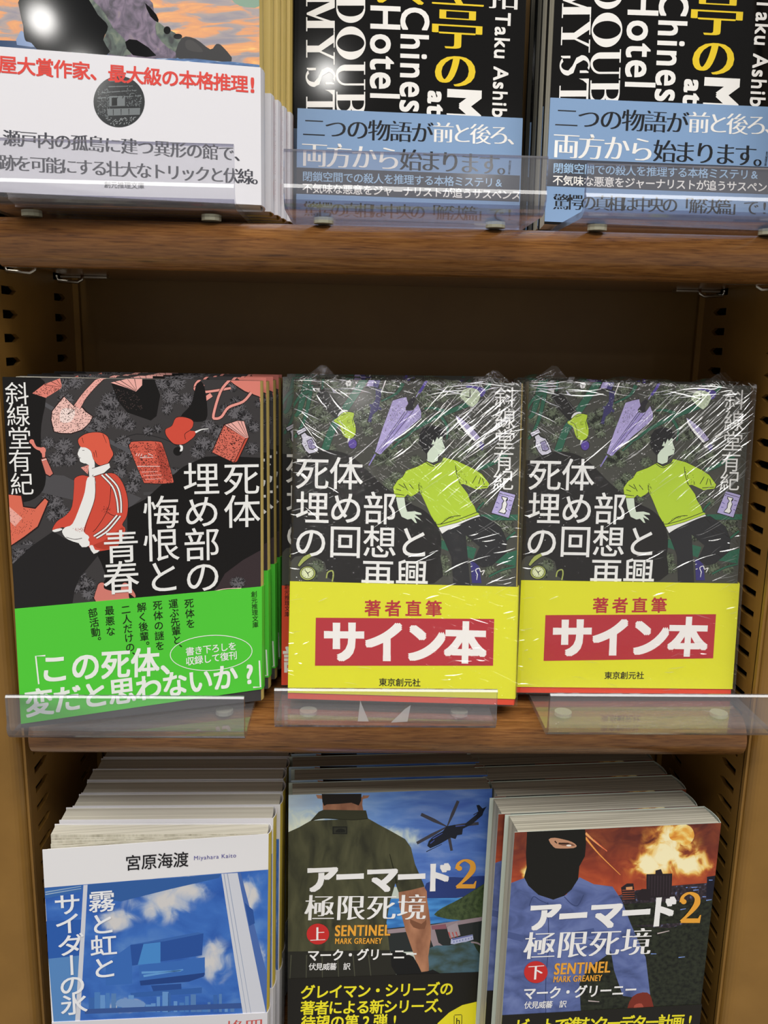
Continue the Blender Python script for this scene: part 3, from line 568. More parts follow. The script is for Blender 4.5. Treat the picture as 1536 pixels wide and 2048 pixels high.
def art_green_cover(c):
    """dark cover, boy in a yellow-green sweater among buried things"""
    c.view(.33203, 550, 720); c.sel('cover_illustration', .0005)
    bg = ink('#484842'); blk = ink('#211f1f'); tu = ink('#66705a'); td = ink('#34382f'); gr = ink('#2f6650'); ln = ink('#1c1b1b'); yg = ink('#b9d63a'); sk = ink('#d9e6d2'); wh = ink(Wt); li = ink('#b7abdf')
    c.poly(bg, [(80, 60), (1520, 60), (1520, 2100), (60, 2100)])
    c.tufts(tu, td, [(150, 150, 50), (240, 200, 45), (200, 260, 50), (160, 330, 50), (260, 300, 45), (300, 340, 45), (235, 350, 40), (300, 130, 40), (360, 150, 45), (420, 180, 40), (460, 150, 35), (150, 430, 40), (285, 450, 38), (170, 520, 45), (340, 530, 38), (560, 300, 40), (620, 260, 45), (680, 230, 45), (540, 360, 50), (600, 340, 45), (500, 330, 45), (560, 420, 38), (640, 190, 40), (700, 150, 45), (660, 370, 30), (900, 200, 60), (960, 170, 50), (1010, 210, 50), (930, 270, 50), (1060, 150, 45), (1100, 200, 45), (880, 330, 35), (970, 370, 35), (1050, 310, 40), (1080, 370, 45), (1130, 420, 45), (1080, 440, 40), (850, 460, 40), (790, 490, 45), (640, 560, 55), (700, 540, 50), (620, 600, 40), (690, 600, 40), (850, 600, 40), (1110, 560, 50), (1160, 520, 40), (1200, 600, 35), (730, 700, 45), (690, 740, 45), (1250, 560, 40), (1210, 820, 35), (1260, 850, 35), (820, 820, 30), (1350, 1000, 50), (1400, 960, 40), (1300, 1270, 45), (1420, 1020, 30), (1390, 1270, 40), (1010, 1200, 40), (1030, 1260, 40), (250, 1240, 50), (220, 1290, 40), (1170, 1060, 35), (1020, 1080, 30), (1420, 870, 25), (960, 900, 25)])
    for pts, w in (([(545, 100), (440, 260), (350, 400), (300, 535)], 44), ([(205, 90), (175, 190), (145, 300), (120, 330)], [52, 40, 26, 18]), ([(218, 140), (200, 260), (170, 370), (120, 460)], [30, 22, 18, 14]), ([(200, 180), (150, 210), (90, 300)], [24, 18, 12]), ([(1180, 250), (1060, 300), (1000, 325), (900, 375), (800, 440), (700, 530)], [34, 26, 26, 22, 14, 8]), ([(1020, 300), (950, 280), (900, 285)], [22, 14, 8]), ([(1000, 330), (1040, 400), (1035, 470)], [20, 14, 6]), ([(770, 130), (735, 190), (640, 240)], [26, 16, 8]), ([(1170, 260), (1240, 200), (1300, 130)], [28, 24, 20]), ([(820, 430), (760, 470), (660, 480)], [14, 10, 6]), ([(1235, 945), (1340, 945), (1470, 945)], 28), ([(1260, 850), (1220, 900), (1240, 945)], 10), ([(1450, 1030), (1380, 1090), (1340, 1140)], 12), ([(1450, 1240), (1370, 1260), (1290, 1300)], 10), ([(1220, 650), (1300, 620), (1400, 560)], 24), ([(290, 90), (285, 170)], 12)):
        c.rib(td, pts, [q+7 for q in w] if isinstance(w, list) else w+7); c.rib(gr, pts, w)
    for P in ([(1000, 1080), (1060, 1090), (1215, 1130), (1195, 1195), (1000, 1130)], [(1320, 1180), (1460, 1140), (1450, 1235), (1290, 1210)], [(1240, 925), (1470, 925), (1470, 960), (1260, 955)]): c.poly(gr, P); c.stip(td, P, 25, 2.6)
    c.poly(blk, [(60, 640), (150, 590), (230, 545), (340, 535), (440, 562), (520, 620), (600, 700), (680, 770), (800, 850), (900, 900), (965, 970), (1000, 1060), (998, 1180), (960, 1340), (380, 1340), (300, 1215), (200, 1175), (120, 1180), (60, 1200)], 3)
    c.rib(blk, [(270, 180), (330, 250), (400, 330)], [50, 80, 70])
    # umbrella
    um = [(710, 236), (755, 222), (792, 214), (803, 255), (785, 278), (792, 296), (812, 300), (836, 292), (862, 256), (880, 300), (880, 340), (760, 440), (632, 562), (603, 546), (650, 400)]
    c.poly(ln, [(x+(x-740)*.025, y+(y-380)*.02) for x, y in um]); c.rib(ink('#2b2830'), [(812, 292), (815, 255), (842, 220)], [46, 40, 20]); c.rib(li, [(850, 215), (868, 185)], 5, 0); c.poly(li, um); c.poly(ink('#a294d2'), [(792, 296), (700, 420), (625, 550), (640, 560), (836, 300)]); c.lines(ln, [(792, 290, 612, 550), (836, 295, 640, 545), (800, 300, 620, 552)], 3.5)
    c.stip(ln, [(720, 240), (780, 290), (690, 410), (660, 420)], 90, 2.6, 5); c.stip(ln, [(870, 290), (878, 340), (780, 410), (830, 320)], 60, 2.6, 6); c.lines(ln, [(790, 216, 785, 196), (780, 218, 772, 206), (868, 262, 884, 244), (876, 290, 890, 280)], 3)
    c.rib(ink('#5b4ba8'), [(915, 110), (895, 150), (868, 190)], 16); c.lines(ink('#8f85c8'), [(605, 560, 566, 628)], 10)
    # clock, knife, card, bottle
    c.poly(ink('#5a4da0'), [(1150, 150), (1210, 150), (1270, 170), (1240, 215)], 3); ck = [(1170, 158), (1222, 172), (1238, 212), (1192, 276), (1124, 222), (1116, 205), (1132, 176)]; c.poly(ink('#d5e2c2'), ck, 2); c.lines(ln, [(1176, 218, 1176, 168), (1176, 218, 1148, 214)], 7); c.lines(ln, [(1176+46*math.cos(a), 215+44*math.sin(a), 1176+38*math.cos(a), 215+36*math.sin(a)) for a in [i*PI/6 for i in range(12)]], 3)
    c.poly(ln, [(1086, 320), (1135, 348), (1190, 395), (1246, 462), (1198, 486), (1135, 424), (1096, 370)]); c.poly(wh, [(1090, 326), (1100, 365), (1140, 418), (1200, 480), (1215, 474), (1130, 380)]); c.poly(ink('#b2a9d2'), [(1090, 326), (1132, 352), (1185, 396), (1238, 460), (1212, 474), (1130, 385)]); c.stip(ln, [(1132, 352), (1185, 396), (1238, 460), (1212, 474)], 30, 2.4)
    c.lines(wh, [(1205, 500, 1232, 478), (1215, 512, 1258, 480)], 9); c.poly(ink('#4b3f86'), [(1240, 480), (1262, 500), (1250, 540), (1228, 510)])
    c.poly(ln, [(1353, 776), (1454, 803), (1412, 950), (1301, 917)]); c.poly(ink('#b9afe0'), [(1356, 781), (1449, 806), (1409, 944), (1306, 914)]); c.poly(ln, [(1366, 812), (1404, 822), (1404, 838), (1394, 846), (1402, 862), (1392, 892), (1398, 902), (1386, 924), (1346, 912), (1352, 900), (1366, 884), (1368, 856), (1378, 842), (1366, 828)]); c.poly(wh, [(1370, 817), (1400, 825), (1390, 842), (1397, 862), (1387, 892), (1392, 904), (1382, 918), (1350, 908), (1370, 886), (1373, 858), (1383, 842), (1372, 828)]); c.lines(ln, [(1352, 795, 1442, 820), (1350, 806, 1360, 808), (1410, 838, 1430, 843)], 4); c.lines(ink('#5c4fa6'), [(1335, 850, 1352, 860), (1330, 880, 1345, 882), (1412, 870, 1428, 866), (1408, 895, 1422, 900)], 5)
    lb = ink('#dcd9ea')
    c.poly(ln, [(124, 422), (182, 391), (196, 417), (186, 424), (196, 440), (228, 452), (250, 490), (267, 540), (240, 554), (204, 562), (180, 540), (158, 500), (158, 468), (152, 446), (137, 450)]); c.poly(lb, [(130, 424), (179, 398), (190, 416), (142, 443)]); c.lines(ln, [(134, 434, 184, 408)], 3)
    c.poly(lb, [(158, 444), (180, 430), (194, 446), (224, 458), (246, 494), (261, 536), (238, 549), (206, 556), (186, 538), (164, 498), (166, 466)]); c.poly(ln, [(190, 478), (222, 464), (250, 520), (228, 534), (206, 530)]); c.poly(ink('#a39ac4'), [(194, 480), (220, 469), (245, 519), (228, 528), (208, 525)]); c.stip(ln, [(165, 480), (185, 490), (205, 540), (190, 535)], 24, 2.4); c.stip(ln, [(198, 482), (220, 474), (240, 512), (212, 520)], 18, 3)
    # upside figure, watch, splat
    up = [(385, 332), (420, 306), (476, 311), (470, 345), (484, 385), (486, 430), (470, 458), (440, 465), (412, 446), (396, 400), (384, 376), (362, 366), (356, 352), (372, 345)]
    c.poly(wh, [(378, 330), (395, 300), (430, 292), (440, 306), (400, 330)], 2); c.poly(ln, [(x+(x-430)*.05, y+(y-385)*.04) for x, y in up], 2); c.poly(yg, up, 2); c.lines(ln, [(400, 325, 440, 312), (372, 352, 400, 366), (400, 366, 414, 400), (414, 400, 420, 450), (466, 350, 476, 400), (405, 440, 425, 446)], 3.5); c.stip(ln, [(430, 350), (460, 345), (450, 375), (432, 370)], 16, 2.4)
    c.poly(wh, [(440, 462), (455, 466), (450, 500), (438, 492)]); c.ell(ln, 468, 497, 28, 32); c.ell(ink('#5c46a0'), 468, 497, 25, 29)
    c.rib(ink('#3c3768'), [(625, 165), (620, 230), (600, 280), (580, 320), (570, 365)], [40, 28, 50, 18, 22]); c.rib(ink('#3c3768'), [(570, 265), (610, 270), (640, 290)], 16); c.poly(ln, [(560, 100), (640, 100), (625, 165), (545, 160)]); c.poly(li, [(566, 104), (600, 104), (590, 150), (552, 148)]); c.poly(ink('#47407f'), [(600, 104), (636, 104), (620, 160), (590, 150)]); c.lines(wh, [(668, 110, 640, 190), (600, 120, 610, 130)], 7)
    c.poly(wh, [(430, 118), (452, 112), (462, 126), (456, 148), (434, 150), (426, 136)]); c.lines(ln, [(432, 122, 442, 132), (442, 132, 460, 126), (442, 132, 444, 148)], 3); c.poly(lb, [(340, 160), (372, 190), (350, 185)]); c.poly(wh, [(232, 160), (270, 160), (268, 180)])
    og = ink('#a9b35f'); c.rib(ln, [(238, 1158), (180, 1190), (140, 1240)], [20, 34, 18]); c.rib(og, [(238, 1160), (180, 1190), (142, 1236)], [14, 26, 12]); c.ell(ln, 197, 1280, 51, 45); c.ell(og, 197, 1280, 47, 41); c.ell(ln, 197, 1278, 39, 35); c.ell(ink('#e6edc0'), 197, 1278, 36, 32); c.lines(ln, [(197, 1280, 178, 1258), (197, 1280, 214, 1268), (197, 1280, 204, 1300)], 5); c.lines(ln, [(197+32*math.cos(a), 1278+28*math.sin(a), 197+26*math.cos(a), 1278+23*math.sin(a)) for a in [i*PI/6 for i in range(12)]], 3)
    c.rib(og, [(310, 1310), (318, 1275), (345, 1265), (352, 1290), (345, 1330)], 8)
    # boy
    pt = [(1000, 1035), (1060, 990), (1200, 945), (1262, 935), (1362, 1000), (1398, 1080), (1392, 1160), (1305, 1235), (1250, 1245), (1192, 1212), (1235, 1120), (1150, 1050), (1162, 1180), (1182, 1400), (1080, 1400), (1062, 1180)]
    c.poly(ln, pt); c.poly(ink('#29292c'), [(x+(1190-x)*.012, y+(1120-y)*.01) for x, y in pt])
    sh = [(915, 605), (955, 628), (1005, 605), (1016, 580), (1095, 600), (1200, 650), (1246, 680), (1292, 740), (1282, 764), (1248, 768), (1215, 774), (1140, 740), (1118, 742), (1162, 800), (1174, 835), (1202, 875), (1215, 910), (1234, 922), (1100, 972), (985, 1002), (940, 930), (900, 840), (872, 782), (850, 800), (820, 816), (800, 802), (778, 822), (722, 818), (713, 760), (740, 718), (770, 698), (792, 660), (862, 634)]
    c.poly(wh, [(985, 1000), (1060, 970), (1225, 922), (1238, 936), (1180, 955), (1060, 1010), (1008, 1042)]); c.rib(ln, [(1008, 1042), (1060, 1010), (1180, 955), (1238, 936)], 3)
    c.poly(ln, [(x+(x-1000)*.01, y+(y-790)*.014) for x, y in sh]); c.poly(yg, sh)
    for pts in ([(1088, 628), (1096, 680), (1118, 742)], [(870, 782), (866, 740)], [(995, 985), (1060, 940), (1120, 932)], [(968, 968), (985, 985), (1100, 955), (1225, 908)], [(730, 770), (760, 780)], [(745, 740), (785, 765)], [(775, 735), (800, 780)], [(810, 740), (835, 770)], [(720, 800), (780, 808)], [(1190, 735), (1215, 690)], [(1228, 740), (1240, 700)], [(1250, 705), (1262, 745)], [(1205, 760), (1280, 755)]): c.rib(ln, pts, 4)
    c.stip(ln, [(1095, 640), (1150, 680), (1160, 740), (1110, 735)], 40, 3, 4); c.stip(ln, [(870, 730), (890, 760), (885, 800), (868, 780)], 22, 3, 5); c.stip(ln, [(1010, 960), (1050, 935), (1110, 930), (1040, 955)], 24, 3)
    am = [(730, 822), (780, 822), (786, 870), (796, 908), (842, 905), (880, 916), (884, 926), (842, 924), (872, 948), (880, 960), (840, 940), (856, 976), (846, 975), (822, 950), (800, 955), (764, 938), (742, 885)]
    c.poly(ln, [(x+(x-800)*.03, y+(y-890)*.03) for x, y in am]); c.poly(sk, am)
    c.poly(ln, [(912, 500), (960, 456), (1014, 448), (1014, 482), (1030, 520), (1024, 554), (990, 568), (986, 602), (950, 618), (914, 604)]); c.poly(sk, [(917, 500), (960, 460), (1010, 450), (1010, 482), (1025, 520), (1019, 550), (985, 563), (981, 600), (950, 612), (919, 600)])
    hr = [(868, 490), (872, 435), (895, 402), (945, 384), (998, 398), (1026, 430), (1026, 462), (1000, 452), (985, 470), (978, 455), (962, 490), (955, 470), (944, 500), (960, 505), (934, 530), (915, 560), (888, 530)]; c.poly(ink('#1d1c1f'), hr)
    c.lines(ln, [(1000, 470, 1012, 468), (1010, 522, 1022, 524), (930, 505, 960, 500)], 4); c.rib(ln, [(905, 605), (955, 634), (1018, 600)], 4)
    c.poly(ink('#3c3678'), [(1178, 1205), (1205, 1215), (1232, 1240), (1245, 1340), (1188, 1340)]); c.rib(wh, [(1222, 1290), (1210, 1260), (1232, 1250), (1240, 1270), (1262, 1262), (1250, 1290)], 5); c.lines(wh, [(1180, 1240, 1190, 1236), (1184, 1270, 1196, 1266), (1220, 1290, 1216, 1320)], 5)
    c.sel('title_lettering', .0028); t = ink(Wt)
    for ch, x, y in (('死', 226, 676), ('体', 430, 676), ('埋', 226, 882), ('め', 428, 884), ('部', 632, 886), ('の', 216, 1090), ('回', 424, 1088), ('想', 632, 1090), ('と', 834, 1092), ('再', 620, 1292), ('興', 826, 1294)): c.chars(t, ch, (x, y), (x, y), 210, .006, sy=1.0)
    c.sel('author_lettering', .0028)
    for ch, x, y in (('斜', 1386, 215), ('線', 1388, 345), ('堂', 1386, 470), ('有', 1378, 597), ('紀', 1376, 715)): c.chars(t, ch, (x, y), (x, y), 132, 0)

def art_yellow_band(c):
    c.view(.33854, 540, 1100); c.sel('band_lettering', .0091, True); rd = ink('#b9343d'); w = ink('#f6f2ef')
    c.chars(rd, '著者直筆', (608, 338), (968, 341), 100, .02); c.poly(rd, [(272, 395), (1325, 402), (1318, 679), (267, 679)])
    c.chars(w, 'サイン', (440, 535), (918, 539), 252, .045); c.chars(w, '本', (1155, 541), (1155, 541), 252, .038); c.chars(ink('#26241c'), '東京創元社', (668, 776), (866, 779), 50, .012)
def art_red_band(c):
    c.view(.33854, 540, 1100); c.sel('band_lettering', .0048, True)
    c.chars(ink('#3c1410'), '創元推理文庫', (150, 270), (148, 440), 34, .006, vert=True); c.chars(ink('#f4e6e0'), '謎と出会う', (200, 720), (1200, 726), 170, .024)

def art_black_cover(c):
    """black cover with big roman and mincho lettering and a blue band"""
    c.view(.390625, 540, 0); c.sel('title_lettering', .0010); w = ink('#efece8'); y = ink('#e8c832')
    c.serif(w, [('M', 185/100), ('Y', 170/100), ('S', 125/100), ('T', 150/100)], (184, 4), 100, 146)
    c.serif(w, [('L', 1.2), ('D', 1.5), ('O', 1.85), ('U', 1.5), ('B', 1.5)], (338, -115), 100, 148)
    c.fit(w, 'Hotel', (516, 58), (514, 524), 148, .022); c.fit(w, 'Chinese', (672, 66), (664, 690), 140, .022)
    c.chars(y, '亭', (958, 150), (958, 150), 285, .042, .004, sy=1.02, thin=.018); c.chars(y, 'の', (948, 385), (948, 385), 235, .05, .006, sy=.92, thin=.018); c.chars(y, '人', (668, -62), (668, -62), 255, .04, .004, thin=.018)
    c.fit(w, 'M', (916, 492), (912, 640), 158, .06); c.fit(w, 'at', (812, 495), (806, 610), 92, .05)
    c.fit(w, 'Taku', (1156, 92), (1148, 322), 74, .02, .035); c.fit(w, 'Ashibe', (1146, 368), (1136, 680), 72, .02, .035); c.chars(w, '拓', (1196, 0), (1196, 0), 168, .034, .004, thin=.018)
    c.sel('band_lettering', .0048, True); bk = ink('#26282c'); lb = ink('#9fc0e0')
    c.poly(ink('#454852'), [(130, 884), (1310, 928), (1306, 1062), (126, 1018)])
    c.chars(bk, '二つの物語が', (224, 680), (778, 706), 118, .034, .0, sx=1.02, thin=.018); c.chars(w, '前と後ろ、', (885, 706), (1266, 722), 114, .036, .0, thin=.018)
    c.chars(w, '両方から', (226, 818), (604, 838), 138, .038, .0, thin=.018); c.chars(bk, '始まります。', (720, 846), (1220, 872), 120, .036, .0, thin=.018)
    c.chars(lb, '閉鎖空間での殺人を推理する本格ミステリ&', (190, 930), (1170, 963), 54, .008); c.chars(w, '不気味な悪意をジャーナリストが追うサスペンス', (190, 990), (1260, 1026), 53, .012)
    c.chars(bk, '驚愕の真相は中央の「解決篇」で!', (210, 1096), (1225, 1126), 84, .036, .0, thin=.018); c.chars(bk, '創元推理文庫', (1228, 855), (1222, 915), 13, .003, vert=True)

def art_island_cover(c):
    c.view(.390625, 0, 0); c.sel('cover_illustration', .0005)
    sky = noise_mat('print_sunset_clouds', [(.3, '#8f8a96'), (.45, '#a79a98'), (.52, '#dd9a6c'), (.62, '#eaa568'), (.72, '#f5c878'), (.8, '#b99a90')], (1.6, 7, 1), 2.4, 6, distort=.8, rot=.22)
    rock = noise_mat('print_rock', [(.3, '#2b2730'), (.45, '#5a4f62'), (.6, '#7b6a80'), (.75, '#8c7f7c')], (6, 4, 1), 3, 8, distort=1.2, rot=.6)
    rock2 = noise_mat('print_mossy_rock', [(.3, '#23272a'), (.5, '#4c5a52'), (.7, '#707a68')], (7, 5, 1), 3, 8, distort=1, rot=-.4)
    dk = ink('#0b0c0e', .07)
    c.poly(sky, [(-80, -1200), (1500, -1200), (1500, 420), (-80, 420)])
    c.poly(ink('#8ea896'), [(1180, -60), (1340, -60), (1340, 18), (1260, 22), (1200, 0)], 2)
    c.poly(ink('#31486b'), [(-40, 190), (240, 200), (560, 240), (900, 275), (1350, 320), (1350, 420), (-40, 330)]); c.poly(noise_mat('print_sea', [(.35, '#2a4a78'), (.55, '#4b73a6'), (.7, '#c8d6e2')], (4, 18, 1), 3, 5), [(800, 262), (900, 278), (1100, 292), (1340, 318), (1345, 350), (800, 300)])
    c.poly(ink('#7d93ba'), [(86, 215), (96, 160), (112, 142), (150, 180), (200, 172), (228, 222)], 2)
    c.poly(rock, [(400, -50), (735, -50), (790, 60), (812, 105), (850, 130), (915, 175), (935, 240), (900, 285), (560, 268), (530, 200), (548, 130)], 2); c.poly(rock2, [(390, -50), (470, -20), (540, 60), (580, 130), (640, 190), (670, 265), (560, 262), (524, 200), (548, 120), (460, 30)], 2); c.poly(rock2, [(800, 95), (850, 130), (930, 180), (930, 260), (860, 230), (800, 160)], 2)
    c.poly(dk, [(112, -50), (405, -50), (500, 60), (552, 120), (528, 190), (545, 268), (230, 250), (160, 205), (128, 190), (118, 120)], 3); c.poly(dk, [(640, 200), (700, 190), (800, 270), (680, 268)], 2)
    c.poly(ink('#2b2a2c', .35), [(930, 180), (1000, 184), (1076, 238), (1108, 210), (1140, 225), (1185, 300), (1000, 285), (900, 278)], 3); c.poly(ink('#3c3a3a', .35), [(950, 195), (990, 195), (1040, 250), (960, 240)], 3)
    c.poly(dk, [(742, 0), (800, 60), (810, 100), (770, 70)], 2); c.ell(dk, 855, 140, 18, 20); c.ell(dk, 910, 172, 22, 14)
    c.sel('band_lettering', .0050, True); rd = ink('#d83a2f', .4); g = ink('#3f3f48', .4)
    c.ell(ink('#343638'), 610, 508, 131, 131, n=48); lg = ink('#757a7c'); dg = ink('#1d1f20')
    c.lines(lg, [(560, 402, 660, 402), (550, 432, 680, 428), (520, 462, 700, 450), (500, 490, 720, 478)], 5); c.poly(lg, [(560, 480), (640, 478), (640, 530), (560, 532)]); c.poly(dg, [(572, 488), (600, 487), (600, 528), (572, 530)]); c.poly(lg, [(548, 545), (718, 540), (716, 575), (552, 580)]); c.lines(dg, [(548, 540, 720, 536), (580, 548, 580, 578), (620, 546, 620, 576), (660, 545, 660, 574)], 4); c.stip(lg, [(500, 440), (560, 440), (560, 590), (500, 570)], 120, 3.4, 3); c.stip(lg, [(650, 420), (730, 480), (720, 530), (650, 530)], 110, 3.4, 4); c.stip(ink('#a8acae'), [(540, 590), (700, 585), (660, 625), (570, 628)], 60, 3.4, 5); c.stip(dg, [(540, 420), (700, 420), (700, 480), (520, 500)], 60, 4, 5)
    c.chars(rd, '屋大賞作家、最大級の本格推理', (40, 318), (1226, 416), 96, .02); c.chars(rd, '!', (1292, 422), (1292, 422), 104, .03)
    c.chars(g, '瀬戸内の孤島に建つ異形の館で、', (60, 694), (1240, 776), 90, .042, 0, thin=.018); c.chars(g, '奇跡を可能にする壮大なトリックと伏線。', (-40, 815), (1330, 895), 88, .042, 0, thin=.018)
    c.chars(ink('#77777c'), '創元推理文庫', (550, 933), (722, 938), 35, .006)

def art_sky_cover(c):
    c.view(.3776, 0, 1480); c.sel('cover_illustration', .0005)
    sky = noise_mat('print_blue_sky', [(.35, '#2a5cb4'), (.55, '#3c72c8'), (.7, '#5a8ad0')], (2.6, 4.2, 1), 1.5, 6, distort=.5, cores=[(.86, .15, .20, .11), (1.02, .22, .15, .08), (.62, .06, .12, .06), (1.18, -.15, .13, .12), (1.36, .2, .10, .12), (1.4, -.13, .1, .1), (.7, -.4, .12, .05)], core=[(0, '#6f97d0'), (.4, '#a3b6d6'), (1, '#d9d6d6')])
    c.poly(sky, [(232, 782), (1500, 680), (1500, 1440), (284, 1492)])
    c.poly(ink('#5b8dc9'), [(235, 1150), (430, 1140), (420, 1490), (284, 1492)]); c.poly(ink('#2d60b4'), [(240, 960), (440, 950), (430, 1140), (240, 1160)])
    c.poly(ink('#3461a6'), [(465, 765), (1170, 710), (1160, 730), (900, 790), (640, 855), (465, 830)]); c.poly(ink('#3b6cb4'), [(235, 785), (440, 767), (436, 800), (238, 840)]); c.lines(ink('#9fb7cf'), [(240, 806, 430, 774), (240, 818, 430, 786)], 6)
    bl = ink('#2a55a4'); b2 = ink('#3b6fc0')
    c.poly(b2, [(560, 1180), (700, 1080), (700, 1290), (560, 1300)]); c.poly(bl, [(690, 1085), (860, 1055), (1048, 1018), (1078, 1024), (1070, 1140), (870, 1170), (700, 1195)]); c.poly(ink('#3c6bb8'), [(690, 1085), (1048, 1018), (1078, 1024), (870, 1066)]); c.poly(ink('#4b8fd6'), [(760, 1080), (850, 1070), (850, 1180), (730, 1190)])
    c.poly(b2, [(735, 1195), (1085, 1150), (1085, 1245), (1000, 1275), (740, 1285)]); c.lines(ink('#67a2e0'), [(760, 1250, 970, 1216), (750, 1232, 960, 1222)], 12); c.poly(ink('#23468c'), [(740, 1275), (1085, 1232), (1080, 1252), (1000, 1280), (745, 1300)])
    c.poly(ink('#29509a'), [(800, 1300), (960, 1290), (962, 1340), (820, 1352)]); c.poly(ink('#3565b2'), [(690, 1340), (1070, 1310), (1068, 1340), (700, 1362)])
    R = random.Random(5)
    for i in range(26):
        x = 470+i*30; h = R.uniform(20, 110); c.poly(ink(R.choice(['#4f83c8', '#6a9bd8', '#3c6cb6', '#5b86c0'])), rc(x, 1440-h, x+R.uniform(14, 34), 1440), adv=(i % 2 == 0))
    c.poly(ink('#7c9fd2'), [(640, 1370), (760, 1385), (750, 1420), (620, 1410)], 3); c.poly(ink('#3a5a9c'), [(450, 1425), (1285, 1392), (1285, 1420), (450, 1450)])
    be = ink('#d6d8e2'); c.poly(be, [(442, 768), (464, 766), (424, 1490), (398, 1492)]); c.poly(be, [(1172, 708), (1260, 703), (1412, 1440), (1288, 1460)]); c.lines(ink('#9aa6c0'), [(1186, 708, 1308, 1455), (1204, 706, 1330, 1452)], 4); c.poly(ink('#4e6fb4'), [(1258, 703), (1275, 703), (1430, 1240), (1430, 1440), (1408, 1440)]); c.poly(ink('#2f56a0'), [(1296, 860), (1340, 900), (1350, 970), (1320, 985)])
    c.poly(WHITE, [(100, 500), (1500, 420), (1500, 677), (1420, 684), (235, 782), (100, 790)])
    c.sel('title_lettering', .0028); w = ink('#f3f4f8')
    c.sel('author_lettering', .0028); c.chars(ink('#222024'), '宮原海渡', (706, 648), (958, 631), 86, .008); c.fit(ink('#5b569e'), 'Miyahara Kaito', (1028, 634), (1250, 619), 24)
    c.sel('title_lettering', .0028)
    for ch, x, y in (('霧', 540, 852), ('と', 543, 972), ('虹', 549, 1086), ('と', 552, 1204), ('サ', 358, 868), ('イ', 360, 970), ('ダ', 376, 1082), ('の', 384, 1296), ('氷', 392, 1395)): c.chars(w, ch, (x, y), (x, y), 148, .010, sy=.82)
    c.chars(w, 'ー', (380, 1190), (380, 1190), 128, .012, vert=True)
    c.sel('band_lettering', .0048, True); c.chars(ink('#cf5e58'), '蜂四', (1240, 1525), (1345, 1515), 100, .028, 0, thin=.018); c.chars(ink('#cf5e58'), '透明な推理の鋭さ', (300, 1640), (1345, 1590), 120, .02)

def armored(c, T, kan, two, circ, vol, sen, mark, auth, tr, s1, s2, s3):
    w = ink('#f1efee'); og = ink('#eba63c')
    for ch, (x, y), sx_, sy_ in T: c.chars(w, ch, (x, y), (x, y), s1, .042, .038, sx=sx_, sy=sy_)
    c.chars(w, '極限死境', kan[0], kan[1], s2, .036, .0, sx=.98, sy=.9, thin=.016)
    (x, y, h, wd) = two; X = lambda a, b: (x+(a-.5)*wd, y-(b-.5)*h)
    c.rib(og, [X(.12, .68), X(.16, .86), X(.45, .98), X(.78, .88), X(.82, .66), X(.60, .42), X(.30, .2), X(.06, .05)], [a*wd/100 for a in (24, 14, 10, 24, 28, 20, 12, 10)], 6)
    c.ell(og, *X(.2, .70), wd*.13, h*.085); c.poly(og, [X(.04, 0), X(.94, 0), X(1.0, .26), X(.95, .26), X(.86, .15), X(.2, .15)])
    (cx, cy, r) = circ; c.ell(ink('#c9302e'), cx, cy, r, r*.93, n=40); c.chars(w, vol, (cx, cy), (cx, cy), r*1.4, .04, 0, thin=.016)
    c.fit(og, 'SENTINEL', sen[0], sen[1], sen[2], .042, .02); c.fit(og, 'MARK GREANEY', mark[0], mark[1], mark[2], .03, .015)
    c.chars(w, 'マーク・グリーニー', auth[0], auth[1], auth[2]*.98, .022); c.chars(w, '伏見威蕃 訳', tr[0], tr[1], tr[2]*.96, .01)

